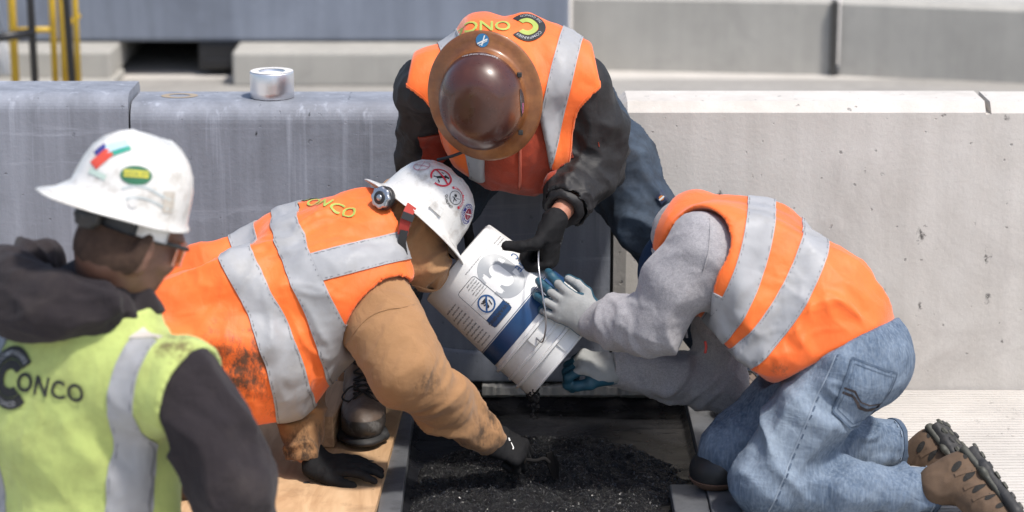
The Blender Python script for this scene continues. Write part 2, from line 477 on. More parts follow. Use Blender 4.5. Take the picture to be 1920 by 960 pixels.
def arc_text(body, size, rad, a_mid, bold=.01, flip=False, space=1.05):
    """text set along a circle, reading clockwise (or counter-clockwise along the bottom when flip)"""
    V, F = text2(body, size, bold, size * .5, 'CENTER', space=space); out = []
    for x, y in V:
        if flip: a = R(a_mid) + x / rad; r = rad - y
        else: a = R(a_mid) - x / rad; r = rad + y
        out.append((r * math.cos(a), r * math.sin(a)))
    return out, F
def on_surface(tree, o, u, v, off=.0012, reach=.25):
    o = np.asarray(o, float); u = nrm(u); v = nrm(np.asarray(v, float) - u * u.dot(np.asarray(v, float))); n = np.cross(u, v)
    def f(x, y):
        p = o + u * x + v * y + n * reach
        hit = tree.ray_cast(Vector(p), Vector(-n), reach * 2.2)
        if hit[0] is None: return None
        no = np.array(hit[1]); no = no if no.dot(n) > 0 else -no
        return np.array(hit[0]) + (n * .5 + no * .5) * off
    return f
def decal(name, p2, mp, mat, parent, smooth=True):
    P = [mp(x, y) for x, y in p2[0]]; ok = [p is not None for p in P]; ix = {}; V = []
    for i, p in enumerate(P):
        if ok[i]: ix[i] = len(V); V.append(p)
    F = [[ix[i] for i in f] for f in p2[1] if all(ok[i] for i in f)]
    if not V or not F: return None
    return link_mesh(name, np.array(V), F, mat, parent, smooth)

# ------------------------------------------------------------------ setting materials
def concrete(name, c, streak=.25, pit=.5, rough=.85, bump=.002, warm=(1, 1, 1), stain=None, samt=.5, marks=(), drip=0):
    q = NB(name)
    k = q.mix(q.ramp(q.noise(3.1, 8, .62), .3, .72), c, tuple(x * .78 * w for x, w in zip(c, warm)))
    sv = q.mapping(scale=(16, 16, 1.1)); s = q.ramp(q.noise(1.0, 6, .6, vec=sv), .38, .72)
    k = q.mix(q.math('MULTIPLY', s, streak), k, tuple(min(1, x * 1.55) for x in c))
    sv2 = q.mapping(scale=(9, 9, .8), loc=(3.3, 1, 2)); s2 = q.ramp(q.noise(1.0, 6, .6, vec=sv2), .5, .78)
    k = q.mix(q.math('MULTIPLY', s2, streak), k, tuple(x * .62 for x in c))
    p = q.ramp(q.noise(42, 3, .5), .685, .73); k = q.mix(q.math('MULTIPLY', p, pit), k, tuple(x * .35 for x in c))
    k = q.mix(q.math('MULTIPLY', q.ramp(q.noise(300, 2), .4, .7), .22), k, tuple(x * .7 for x in c))
    if stain: k = q.mix(q.math('MULTIPLY', q.ramp(q.noise(1.7, 7, .7, dist=.8), .52, .68), samt), k, stain)
    for ce, ra in marks:
        d_ = q.n('ShaderNodeVectorMath', operation='SUBTRACT'); q.l(q.tc.outputs['Object'], d_.inputs[0]); d_.inputs[1].default_value = tuple(ce)
        e_ = q.n('ShaderNodeVectorMath', operation='MULTIPLY'); q.l(d_.outputs[0], e_.inputs[0]); e_.inputs[1].default_value = (1.8, 0, .8)
        l_ = q.n('ShaderNodeVectorMath', operation='LENGTH'); q.l(e_.outputs[0], l_.inputs[0]); m_ = q.ramp(l_.outputs['Value'], 0, ra, 1, 0)
        k = q.mix(q.ramp(q.math('ADD', q.noise(75, 6, .7), q.math('MULTIPLY', m_, .42)), .80, .95), k, tuple(x * .16 for x in c))
    if drip:
        dv = q.mapping(scale=(34, 34, .9), loc=(1.3, .4, 5)); k = q.mix(q.math('MULTIPLY', q.ramp(q.noise(1.0, 4, .55, vec=dv), .60, .72), drip), k, tuple(min(1, x * 1.9) for x in c))
        sv = q.mapping(scale=(1.2, 1.2, 15), rot=(0, .25, 0)); k = q.mix(q.math('MULTIPLY', q.ramp(q.noise(1.6, 7, .7, vec=sv, dist=.8), .58, .70), drip), k, tuple(min(1, x * 1.6) for x in c))
    q.col(k); q.rough(rough); q.b.inputs['Specular IOR Level'].default_value = .3
    q.bump(q.noise(70, 6, .65), bump, .6); q.bump(q.math('MULTIPLY', p, -1.0), .002, .7)
    MATS[name] = q.m; return q.m
m_conc_r = concrete('pale_concrete', (.61, .582, .545), .16, .8, warm=(1, .98, .95), stain=(.44, .41, .38), samt=.85, marks=[(U(x, y, 0), r) for x, y, r in ((1727, 440, .07), (1888, 222, .035), (1852, 560, .05), (1725, 575, .03), (1350, 360, .035), (1622, 320, .02), (1850, 480, .05), (1470, 300, .015), (1880, 640, .02), (1330, 520, .02))])
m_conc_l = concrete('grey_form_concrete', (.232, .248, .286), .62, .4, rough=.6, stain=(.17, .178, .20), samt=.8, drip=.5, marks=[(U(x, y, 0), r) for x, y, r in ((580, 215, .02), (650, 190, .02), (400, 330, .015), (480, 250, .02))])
m_conc_g = concrete('pavement_concrete', (.56, .53, .49), .05, .35)
m_conc_far = concrete('far_concrete', (.41, .395, .36), .15, .2, stain=(.26, .25, .23))
m_conc_blue = concrete('far_blue_concrete', (.20, .225, .275), .35, .2, stain=(.13, .145, .18))
m_steel = plain('galvanised_steel', (.24, .25, .27), .42, .55, .3, 9, .0008, 120, dirt=(.05, .05, .052), damt=.7)
m_black = plain('black_plastic', (.018, .018, .02), .4)
m_yellow = plain('yellow_paint', (.62, .40, .03), .45, dirt=(.2, .12, .03), damt=.5)
m_gap = plain('dark_joint', (.05, .048, .045), .9)
def wood_mat(name, c1, c2, rot=(0, 0, 0), stretch=(1.2, 16, 16)):
    q = NB(name); v = q.mapping(scale=stretch, rot=rot)
    k = q.mix(q.ramp(q.noise(1.6, 7, .6, vec=v, dist=1.4), .35, .65), c1, c2)
    k = q.mix(q.math('MULTIPLY', q.ramp(q.noise(6, 6, .7), .55, .75), .7), k, tuple(x * .42 for x in c2))
    k = q.mix(q.math('MULTIPLY', q.ramp(q.noise(31, 3), .70, .73), .8), k, (.05, .04, .035))
    q.col(k); q.rough(.75); q.bump(q.noise(3, 6, .6, vec=v), .0015, .6); MATS[name] = q.m; return q.m
m_ply = wood_mat('plywood', (.60, .40, .23), (.43, .26, .135), stretch=(9, 1.5, 9))
m_lumber = wood_mat('lumber', (.58, .37, .21), (.42, .25, .135), stretch=(22, 1.6, 22))

# ------------------------------------------------------------------ ground with the opening for the joint
PX0, PX1, PY0 = -.273, .490, -1.50        # the opening that is being filled
OX0, OX1 = -.330, .563                    # outer edges of the steel frame
xs = [-150, OX0, OX1, 150]; ys = [-150, PY0 - .06, -.002, 150]
V = [(x, y, 0) for y in ys for x in xs]; F = []
for j in range(3):
    for i in range(3):
        if i == 1 and j == 1: continue
        a = j * 4 + i; F.append([a, a + 1, a + 5, a + 4])
tag(link_mesh('ground', V, F, m_conc_g, smooth=False), kind='structure')
# tined pavement: every groove is cut into the sheet
ny, rng = [], np.random.RandomState(5); y = -.012; rows = []
while y > -2.3:
    w = .0215 + rng.uniform(-.002, .002); d = rng.uniform(.0035, .0055)
    rows += [(y, .007), (y - w * .62, .007), (y - w * .70, .007 - d), (y - w * .90, .007 - d), (y - w * .98, .007)]; y -= w
XN = 90; gx = np.linspace(OX1 + .003, 3.2, XN); V = []; F = []
for r_, (yy, zz) in enumerate(rows):
    nz = vnoise(np.stack([gx * 22, np.full(XN, yy * 60), np.zeros(XN)], 1), 3); wob = vnoise(np.stack([gx * 6, np.full(XN, 0.3), np.zeros(XN)], 1), 9) * .0016
    for i in range(XN): V.append((gx[i], yy + wob[i], zz + nz[i] * (.0011 if zz < .006 else .0005)))
for r_ in range(len(rows) - 1):
    for i in range(XN - 1): a = r_ * XN + i; F.append([a + 1, a, a + XN, a + XN + 1])
tag(link_mesh('tined_pavement', V, F, m_conc_g, smooth=False), kind='structure')

# steel frame of the joint
fr = empty('steel_joint_frame', (.1, -.75, 0), label='grey steel edge frame lining the black filled joint', cat='steel frame')
for x0, x1 in ((OX0, PX0), (PX1, OX1)):
    bm = bmesh.new(); bm_box(bm, (x0, PY0 - .06, -.07), (x1, -.004, .011), .003); from_bm('side_plate', bm, m_steel, fr)
bm = bmesh.new(); bm_box(bm, (PX0 + .001, PY0 - .06, -.07), (PX1 - .001, PY0, .010), .003); from_bm('end_plate', bm, m_steel, fr)
bm = bmesh.new(); bm_box(bm, (.40, -1.18, -.03), (PX1 - .002, -.80, .002), .004); from_bm('corner_plate', bm, m_steel, fr)
bm = bmesh.new(); bm_box(bm, (PX0, PY0, -.16), (PX1, .0, -.12)); from_bm('joint_floor', bm, m_gap, fr)

# wet smooth mortar and the rough heap on it
q = NB('wet_mortar'); q.col(q.mix(q.ramp(q.noise(14, 6), .35, .7), (.006, .006, .007), (.014, .014, .016)))
q.rough(q.ramp(q.noise(9, 6), .3, .7, .14, .34)); q.bump(q.noise(55, 6, .6), .0018, .5); q.b.inputs['Specular IOR Level'].default_value = .22; m_wet = q.m
q = NB('black_mortar'); sp = q.ramp(q.noise(230, 2, .5), .70, .76)  # pale specks: the sparkle of the wet heap put into its colour
q.col(q.mix(sp, q.mix(q.ramp(q.noise(60, 5), .35, .7), (.006, .006, .007), (.016, .016, .017)), (.07, .07, .072)))
q.rough(q.ramp(q.noise(120, 4), .35, .65, .08, .30)); q.bump(q.noise(150, 5, .75), .010, 1.0); q.b.inputs['Specular IOR Level'].default_value = .6; m_heap = q.m
n1, n2 = 120, 180; gx = np.linspace(PX0 + .001, PX1 - .001, n1); gy = np.linspace(PY0 + .001, -.004, n2)
XX, YY = np.meshgrid(gx, gy); P = np.stack([XX.ravel(), YY.ravel(), np.zeros(XX.size)], 1)
Z = -.034 + .003 * vnoise(P * A(5, 14, 1), 1) + .0012 * vnoise(P * A(14, 45, 1), 2)
Z += .022 * np.exp(-((P[:, 1] + .0) / .035) ** 2) + .012 * np.exp(-((P[:, 0] - PX1) / .012) ** 2) + .012 * np.exp(-((P[:, 0] - PX0) / .012) ** 2)
F = [[j * n1 + i, j * n1 + i + 1, (j + 1) * n1 + i + 1, (j + 1) * n1 + i] for j in range(n2 - 1) for i in range(n1 - 1)]
tag(link_mesh('wet_mortar_bed', np.stack([P[:, 0], P[:, 1], Z], 1), F, m_wet), label='smooth wet black mortar bed inside the steel frame', cat='mortar', kind='stuff')
hp = [GZ(px, py, -.02)[:2] for px, py in ((768, 930), (782, 868), (840, 842), (920, 822), (1000, 808), (1100, 812), (1190, 830), (1262, 862), (1288, 898), (1268, 925), (1243, 940), (1225, 965), (1170, 1010), (1100, 1050), (780, 1060))]
hp = np.array(hp)
def poly_sd(P, poly):
    d = np.full(len(P), 1e9); ins = np.zeros(len(P), bool)
    for i in range(len(poly)):
        a, b = poly[i], poly[(i + 1) % len(poly)]; ab = b - a
        t = np.clip(((P - a) @ ab) / (ab @ ab), 0, 1); d = np.minimum(d, np.linalg.norm(P - a - t[:, None] * ab, axis=1))
        c = (a[1] > P[:, 1]) != (b[1] > P[:, 1]); xi = a[0] + (P[:, 1] - a[1]) / (ab[1] if abs(ab[1]) > 1e-9 else 1e-9) * ab[0]
        ins ^= c & (P[:, 0] < xi)
    return np.where(ins, d, -d)
n1, n2 = 300, 300; gx = np.linspace(PX0 + .003, PX1 - .004, n1); gy = np.linspace(-1.24, -.33, n2)
XX, YY = np.meshgrid(gx, gy); P = np.stack([XX.ravel(), YY.ravel(), np.zeros(XX.size)], 1)
def heap_h(P):
    s = poly_sd(P[:, :2], hp) + .012 * vnoise(P * 40, 5)
    b = np.clip(s / .09, -.4, 1); b = np.where(b > 0, 1 - (1 - b) ** 2, b * 1.6)
    l = vnoise(P * 8, 21) * .016 + vnoise(P * 21, 22) * .013 - np.abs(vnoise(P * 45, 26)) * .012 + vnoise(P * 75, 23) * .007 + vnoise(P * 150, 24) * .004
    return -.036 + b * (.021 + .85 * l)
Z = heap_h(P); F = np.array([[j * n1 + i, j * n1 + i + 1, (j + 1) * n1 + i + 1, (j + 1) * n1 + i] for j in range(n2 - 1) for i in range(n1 - 1)])
F = F[(Z[F] > -.046).any(1)]
tag(link_mesh('mortar_heap', np.stack([P[:, 0], P[:, 1], Z], 1), F, m_heap, smooth=True), label='rough heap of black aggregate mortar being spread', cat='mortar', kind='stuff')
rs = np.random.RandomState(11); pc = np.stack([rs.uniform(PX0 + .01, PX1 - .01, 30000), rs.uniform(-1.2, -.33, 30000), np.zeros(30000)], 1)
s = poly_sd(pc[:, :2], hp); pc = pc[(s > .004) | ((s > -.03) & (rs.rand(30000) < .1))][:9000]; pc[:, 2] = np.maximum(heap_h(pc), -.034) + .0008
oc = np.array([(1, 0, 0), (-1, 0, 0), (0, 1, 0), (0, -1, 0), (0, 0, 1), (0, 0, -1)], float); of = np.array([(0, 2, 4), (2, 1, 4), (1, 3, 4), (3, 0, 4), (2, 0, 5), (1, 2, 5), (3, 1, 5), (0, 3, 5)])
sz = (.0011 + .0026 * rs.rand(len(pc)) ** 3)[:, None, None] * (.6 + .8 * rs.rand(len(pc), 6, 1)); an = rs.rand(len(pc)) * 6.28
ro = np.stack([np.stack([np.cos(an), -np.sin(an), an * 0], 1), np.stack([np.sin(an), np.cos(an), an * 0], 1), np.stack([an * 0, an * 0, an * 0 + 1], 1)], 1)
GV = (np.einsum('nij,kj->nki', ro, oc) * sz + pc[:, None, :]).reshape(-1, 3); GF = (of[None] + (np.arange(len(pc)) * 6)[:, None, None]).reshape(-1, 3)
q = NB('mortar_grain'); q.col(q.mix(q.ramp(q.noise(90, 3), .56, .64), (.008, .008, .009), (.036, .035, .034))); q.rough(.28); q.b.inputs['Specular IOR Level'].default_value = .6
tag(link_mesh('mortar_grains', GV, GF, q.m, smooth=False), label='loose shiny black grains over the mortar heap', cat='aggregate', kind='stuff')

# ------------------------------------------------------------------ barriers beside the joint
def extrude_profile(prof, x0, x1, nx=2, end_in=0.0):
    V = []; n = len(prof)
    xs_ = np.linspace(x0, x1, nx)
    if end_in: xs_ = np.concatenate([[x0], np.linspace(x0 + end_in, x1, nx - 1)])
    for k, x in enumerate(xs_):
        for y, z in prof:
            if end_in and k == 0: y = .10 + (y - .10) * .86; z = z - (.03 if z > .5 else 0)
            V.append((x, y, z))
    F = [[k * n + i, k * n + (i + 1) % n, (k + 1) * n + (i + 1) % n, (k + 1) * n + i] for k in range(len(xs_) - 1) for i in range(n)]
    F.append(list(range(n))); F.append([(len(xs_) - 1) * n + i for i in range(n)][::-1]); return V, F
def barrier(name, prof, x0, x1, mat, label, group, end_in=0.0):
    V, F = extrude_profile(prof, x0, x1, 14, end_in); bm = bmesh.new(); vs = [bm.verts.new(v) for v in V]
    for f in F: bm.faces.new([vs[i] for i in f])
    return from_bm(name, bm, mat, None, False, dict(label=label, cat='barrier', group=group))
def round_prof(h, d, r, b=.03):
    p = [(0, b)]; p += [(r - r * math.cos(R(a)), h - r + r * math.sin(R(a))) for a in range(0, 91, 10)]
    p += [(d - .02, h), (d, h - .02), (d, b)]; return p
GB = 'barriers along the joint'
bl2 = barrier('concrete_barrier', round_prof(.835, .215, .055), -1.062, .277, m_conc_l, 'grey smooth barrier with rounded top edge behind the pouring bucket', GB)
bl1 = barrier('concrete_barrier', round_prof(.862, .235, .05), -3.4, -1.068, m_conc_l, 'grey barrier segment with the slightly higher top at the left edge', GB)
cp = [(0, .0), (0, .81), (.028, .838), (.19, .838), (.215, .812), (.215, 0)]
br1 = barrier('concrete_barrier', cp, .287, 1.318, m_conc_r, 'pale concrete barrier with chamfered top behind the kneeling worker', GB, .035)
br2 = barrier('concrete_barrier', [(y + .002, z - .002) for y, z in cp], 1.334, 3.6, m_conc_r, 'pale concrete barrier right of the mortar seam at the right edge', GB)
bm = bmesh.new(); bm_box(bm, (1.314, .0012, 0), (1.338, .2, .805), 0); from_bm('seam_mortar', bm, m_conc_r, br1)
bm = bmesh.new(); bm_box(bm, (.270, .03, 0), (.292, .2, .8), 0); from_bm('joint_filler', bm, m_gap, bl2)
for o_ in (bl1, bl2):
    x0, x1 = (-1.062, .277) if o_ is bl2 else (-3.4, -1.068)
    bm = bmesh.new(); bm_box(bm, (x0 + .01, .025, -.02), (x1 - .01, .2, .0299), 0); from_bm('base_shim', bm, m_gap, o_)
# bent cover sheet at the foot of the grey barrier and the ragged concrete lip under it
V = []; F = []
for i in range(40):
    x = -.34 + i * .6 / 39; w = .004 * math.sin(i * .35)
    V += [(x, -.004, .145 - i * .0012 + w), (x, -.014 + w * .4, .135 - i * .0012 + w), (x, -.008, .036)]
for i in range(39): F += [[3 * i, 3 * i + 3, 3 * i + 4, 3 * i + 1], [3 * i + 1, 3 * i + 4, 3 * i + 5, 3 * i + 2]]
link_mesh('cover_sheet', V, F, m_conc_l, bl2, True)
V = []; F = []; nl = 120; rs = np.random.RandomState(4)
for i in range(nl):
    x = -.085 + i * (.62 - .03) / (nl - 1); p3 = np.array([[x * 30, 0, 0]]); a = vnoise(p3, 3)[0]; b_ = vnoise(p3 * 3, 4)[0]
    top = .020 + .005 * a + .003 * b_; fr_ = -.020 - .012 * a - .006 * b_
    V += [(x, .02, top + .001), (x, fr_ * .6, top), (x, fr_, top - .003 + .003 * b_), (x, fr_ - .002 + .003 * b_, -.004 + .004 * a), (x, .01, -.03)]
for i in range(nl - 1):
    for k in range(4): F.append([5 * i + k, 5 * i + k + 1, 5 * i + 5 + k + 1, 5 * i + 5 + k])
tag(link_mesh('concrete_lip', V, F, m_conc_far, None, False), kind='structure')

bm = bmesh.new(); bm_box(bm, (-9, .45, .003), (9, 5.2, .006)); tag(from_bm('dim_far_pavement', bm, concrete('dim_far_concrete', (.33, .315, .29), .2, .2, stain=(.22, .21, .2))), kind='structure')  # darker overlay sheet: the weaker light on the far ground put into its colour
# ------------------------------------------------------------------ background across the deck
bm = bmesh.new(); bm_box(bm, (-4.6, 5.30, .175), (.285, 9.0, 1.6), .02)
tag(from_bm('deck_wall', bm, m_conc_blue), label='blurred blue grey concrete wall across the deck at top left', cat='wall')
bm = bmesh.new(); bm_box(bm, (-1.36, 5.0, 0), (.285, 9, .172), .015)
tag(from_bm('concrete_plinth', bm, m_conc_far), label='pale low plinth under the blue grey wall', cat='plinth')
bm = bmesh.new(); bm_box(bm, (-5.5, 3.3, .0), (-1.93, 5.29, .045), .01); bm_box(bm, (-5.5, 5.0, .04), (-1.95, 6.5, .172), .01)
tag(from_bm('concrete_slab', bm, m_conc_far), label='pale concrete slab under the yellow railing', cat='slab')
bm = bmesh.new(); bm_box(bm, (-1.98, 6.4, 0), (-1.30, 6.6, .3))
tag(from_bm('recess_wall', bm, m_conc_far), label='shaded back wall of the recess under the blue grey wall', cat='wall')
bm = bmesh.new(); bm_box(bm, (-1.565, 5.32, .03), (-1.365, 5.6, .172), .012); bm_box(bm, (-1.53, 5.31, .045), (-1.40, 5.33, .09), .004)
tag(from_bm('junction_box', bm, m_black), label='black box hanging in the dark recess under the wall', cat='box')
def far_block(pa, pb, lab):
    a = GZ(pa[0], pa[1], .0); b = GZ(pb[0], pb[1], .0); d = nrm(b - a); nn = A(-d[1], d[0], 0)
    bm = bmesh.new(); pr = [(0, .0), (0, .36), (.03, .385), (.22, .385), (.25, .36), (.25, 0)]; vs = []
    for p in (a, b):
        for y, z in pr: vs.append(bm.verts.new(tuple(p + nn * y + A(0, 0, z))))
    n = len(pr)
    for i in range(n): bm.faces.new([vs[i], vs[(i + 1) % n], vs[n + (i + 1) % n], vs[n + i]])
    bm.faces.new(vs[:n]); bm.faces.new(vs[n:])
    from_bm('far_barrier', bm, m_conc_far, None, False, dict(label=lab, cat='barrier', group='far barriers across the deck'))
far_block((1072, 131), (1556, 141), 'blurred grey far barrier left of the dark vertical joint')
far_block((1572, 142), (2060, 166), 'blurred grey far barrier right of the dark vertical joint')
bm = bmesh.new(); bm_box(bm, (1.588, 5.31, 0), (1.622, 5.45, .37)); tag(from_bm('far_joint', bm, m_gap), label='dark filler in the joint between the two far barriers', cat='joint filler')

# yellow railing and black posts at the top left
rl = empty('safety_railing', U(80, 140, 4.35), label='yellow steel safety railing standing on the pale slab', cat='railing')
for px, w in ((29, .019), (104, .016), (122, .016), (147, .014)):
    a = U(px, 150, 4.35); a[2] = .046; b = a + A(0, 0, 1.0); v, f = tube([a, b], w, 12); link_mesh('post', v, f, m_yellow, rl)
    bm = bmesh.new(); bm_box(bm, tuple(a - A(.035, .035, 0)), tuple(a + A(.035, .035, .012)), .003); from_bm('base_plate', bm, m_yellow, rl)
v, f = tube([U(29, 57, 4.35), U(104, 55, 4.35)], .014, 10); link_mesh('rail', v, f, m_yellow, rl)
v, f = tube([U(122, 50, 4.35), U(147, 30, 4.5)], .014, 10); link_mesh('rail', v, f, m_yellow, rl)
v, f = tube([U(29, -60, 4.35), U(147, -60, 4.35)], .016, 10); link_mesh('rail', v, f, m_yellow, rl)
for px, top, nm, lab in ((66, 0, 'fence_post', 'thin black upright post left of the double yellow posts'), (137, -4, 'fence_post', 'black leaning post beside the double yellow posts')):
    a = U(px, 150, 4.1); a[2] = .046; b = a + A(-.01 if px < 100 else -.03, 0, 1.0); v, f = tube([a, b], .017, 10)
    o_ = link_mesh(nm, v, f, m_black, None); tag(o_, label=lab, cat='post', group='black posts')
    if px < 100:
        v, f = tube([U(66, 60, 4.1), U(-40, 76, 4.0)], .02, 10); link_mesh('rail', v, f, m_black, o_)
q = NB('plastic_film'); q.col((.75, .77, .8)); q.rough(.25); q.b.inputs['Transmission Weight'].default_value = .35
V = []; F = []
for j in range(14):
    for i in range(10):
        x = i / 9; z = j / 13
        V.append(U(-60 + x * (85 - 40 * z * 1.0) , 140 - z * 190, 4.6 + .05 * math.sin(i * 2.2 + j * .4)))
for j in range(13):
    for i in range(9): a = j * 10 + i; F.append([a, a + 1, a + 11, a + 10])
tag(link_mesh('plastic_sheet', V, F, q.m), label='clear crumpled plastic sheet hanging at the far left edge', cat='sheet')

# ------------------------------------------------------------------ plywood, lumber, tape
bm = bmesh.new(); y0, y1 = -1.62, -.14
vs = [(-1.55, y0), (-.352, y0), (-.300, y1), (-1.55, y1)]
lo_ = [bm.verts.new((x, y, .012)) for x, y in vs]; hi_ = [bm.verts.new((x, y, .031)) for x, y in vs]
bm.faces.new(lo_[::-1]); bm.faces.new(hi_)
for i in range(4): bm.faces.new([lo_[i], lo_[(i + 1) % 4], hi_[(i + 1) % 4], hi_[i]])
tag(from_bm('plywood_sheet', bm, m_ply), label='dirty plywood sheet on the ground left of the joint', cat='plywood')
for px, py in ((695, 865), (697, 898), (575, 905)):
    g = GZ(px, py, .0312); v, f = ring2(0.0, .009, n=14, e=.8); decal('knot_hole', (v, f), lambda x, y, g=g: A(g[0] + x, g[1] + y, .0322), m_gap, bpy.data.objects['plywood_sheet'])
def board(name, p0, p1, w, h, z0, lab):
    d = nrm(p1 - p0); s = A(d[1], -d[0], 0); bm = bmesh.new(); c = (p0 + p1) / 2; L = np.linalg.norm(p1 - p0)
    rot = Matrix(((s[0], d[0], 0), (s[1], d[1], 0), (0, 0, 1)))
    bm_box(bm, (c[0] - w / 2, c[1] - L / 2, z0), (c[0] + w / 2, c[1] + L / 2, z0 + h), .004, rot)
    return from_bm(name, bm, m_lumber, None, False, dict(label=lab, cat='lumber', group='lumber beside the boot'))
board('lumber_block', A(-.497, -.60, 0), A(-.462, -.28, 0), .062, .085, .032, 'front short wooden block left of the brown work boot')
board('lumber_block', A(-.452, -.275, 0), A(-.430, -.03, 0), .055, .135, .032, 'taller wooden block standing behind the short front block')
board('lumber_block', A(-.60, -.42, 0), A(-.535, -.16, 0), .075, .06, .032, 'low wooden block lying left behind the front block')
tp = empty('tape_roll', tuple(U(511, 186, .10)), label='shiny silver roll of tape standing on the grey barrier', cat='tape roll')
c = A(U(511, 180, .11)[0], .105, .836); n = 48; V = []; F = []
prof = [(.020, 0), (.0605, 0), (.062, .0015), (.0615, .02), (.062, .04), (.0615, .071), (.0605, .073), (.0395, .0735), (.0385, .072), (.038, .004)]
for i in range(n):
    a = 2 * math.pi * i / n
    for r_, z in prof: V.append(c + A(r_ * math.cos(a), r_ * math.sin(a), z))
m_ = len(prof); F = [[i * m_ + k, ((i + 1) % n) * m_ + k, ((i + 1) % n) * m_ + (k + 1) % m_, i * m_ + (k + 1) % m_] for i in range(n) for k in range(m_)]
q = NB('foil_tape'); q.col((.78, .78, .80)); q.b.inputs['Metallic'].default_value = 1.0; q.rough(.40); q.b.inputs['Anisotropic'].default_value = .5
q.bump(q.noise(1.0, 3, .5, vec=q.mapping(scale=(3, 3, 420))), .0006, .4)
link_mesh('tape_winding', V, F, q.m, tp)
bm = bmesh.new(); r_ = bmesh.ops.create_cone(bm, cap_ends=True, segments=36, radius1=.0384, radius2=.0384, depth=.066)
for v in bm.verts: v.co += Vector(c + A(0, 0, .034))
decal('paper_face', ring2(.0375, .0600, n=48), lambda x, y: c + A(x, y, .0745), plain('paper_face', (.66, .65, .63), .7, dirt=(.4, .38, .35)), tp)
from_bm('cardboard_core', bm, plain('card_white', (.72, .70, .66), .8, dirt=(.35, .3, .25)), tp)
v, f = ring2(.028, .085, n=40); m_ring = plain('rust_ring', (.33, .27, .2), .8)
decal('ring_stain', ring2(.030, .052, n=40, e=.75), lambda x, y: A(-.94 + x, .125 + y, .8362), m_ring, bl2)

# ------------------------------------------------------------------ bucket
B0 = U(857, 490, -.54); B1 = U(1062, 660, -.60)
ba = nrm(B1 - B0); BL = float(np.linalg.norm(B1 - B0)); tocam = nrm(CAM - (B0 + B1) / 2)
be1 = nrm(tocam - ba * ba.dot(tocam)); be2 = np.cross(ba, be1)
def br(h):                                   # wall radius at height h
    return .127 + (.1455 - .127) * min(1, h / (.70 * BL))
def bpt(h, r, th): return B0 + ba * h + r * (math.cos(th) * be1 + math.sin(th) * be2)
bk = empty('mortar_bucket', tuple(B0), label='white plastic bucket with navy band tipped over the joint', cat='bucket')
prof = [(.010, .0), (.0, .119), (.003, .1255), (.008, br(.008))] + [(h, br(h)) for h in np.linspace(.03, .69 * BL, 9)]
prof += [(.70 * BL, .1475), (.705 * BL, .1535), (.722 * BL, .1535), (.728 * BL, .1465), (.80 * BL, .147), (.806 * BL, .1505), (.822 * BL, .1505), (.828 * BL, .147),
         (.875 * BL, .1475), (.88 * BL, .156), (.898 * BL, .156), (.903 * BL, .148), (.985 * BL, .1495), (.99 * BL, .1525), (BL, .1525), (1.004 * BL, .149), (BL, .1465), (.9 * BL, .1445), (.3 * BL, .132), (.02, .124), (.014, .0)]
n = 96; V = []; F = []
for i in range(n):
    for h, r_ in prof: V.append(bpt(h, max(r_, .0004), 2 * math.pi * i / n))
m_ = len(prof); F = [[i * m_ + k, i * m_ + k + 1, ((i + 1) % n) * m_ + k + 1, ((i + 1) % n) * m_ + k] for i in range(n) for k in range(m_ - 1)]
m_pail = plain('white_pail_plastic', (.70, .70, .69), .38, var=.06, dirt=(.40, .38, .35), damt=.45, dscale=16, spec=.45)
bo = link_mesh('shell', V, F, m_pail, bk)
md = bo.modifiers.new('edges', 'EDGE_SPLIT'); md.split_angle = R(40)
for k_ in range(26):                          # vertical ribs of the collar
    th = 2 * math.pi * k_ / 26; bm = bmesh.new(); 
    P8 = [bpt(h, r_, th + s) for h in (.903 * BL, .975 * BL) for r_ in (.1455, .1525) for s in (-.006, .006)]
    vs = [bm.verts.new(tuple(p)) for p in P8]
    if k_ % 13 not in (0,): 
        bm.free(); continue
    bmesh.ops.convex_hull(bm, input=vs); from_bm('collar_rib', bm, m_pail, bk)
def bmap(off): return lambda x, y: bpt(y, br(y) + off, x / .139)
m_navy = plain('navy_print', (.012, .052, .145), .35, var=.2, dirt=(.03, .07, .16), damt=.5); m_ink = plain('black_print', (.03, .032, .038), .5)
m_greyp = plain('grey_print', (.33, .345, .36), .45); m_bluep = plain('blue_print', (.02, .09, .25), .45)
W2 = math.pi * .139
decal('navy_band', rect2(-W2, .552 * BL, W2, .672 * BL, .008), bmap(.0006), m_navy, bk)
decal('band_line', rect2(-W2, .541 * BL, W2, .546 * BL, .006), bmap(.0006), m_navy, bk)
decal('grey_letter', xf2(cat2(ring2(.019, .050, 0, 180, 24, (0, .016)), ring2(.019, .050, 180, 360, 24, (0, -.016)), rect2(-.050, -.016, -.019, .016, .006)), t=(-.047, .112)), bmap(.0006), m_greyp, bk)
decal('product_print', cat2(xf2(text2('CONCRETE', .0275, .012, .004, 'RIGHT'), t=(-.088, .126)), xf2(text2('PART C', .0275, .012, .004, 'RIGHT'), t=(-.114, .098))), bmap(.0007), m_bluep, bk)
decal('warning_frame', cat2(rrect_line(0, .058, .072, .186, .009, .0012), line2((.003, .103), (.069, .103), .0008)), bmap(.0007), m_ink, bk)
decal('warning_bar', rect2(.001, .156, .071, .185, .006), bmap(.0007), m_navy, bk)
decal('warning_word', xf2(text2('! WARNING', .0145, .01, .004, 'CENTER'), t=(.036, .1655)), bmap(.0012), m_ink, bk)
decal('warning_symbol', xf2(cat2(ring2(.0195, .0238, n=40), line2((-.016, -.014), (.016, .014), .0042)), t=(.036, .1295)), bmap(.0010), m_bluep, bk)
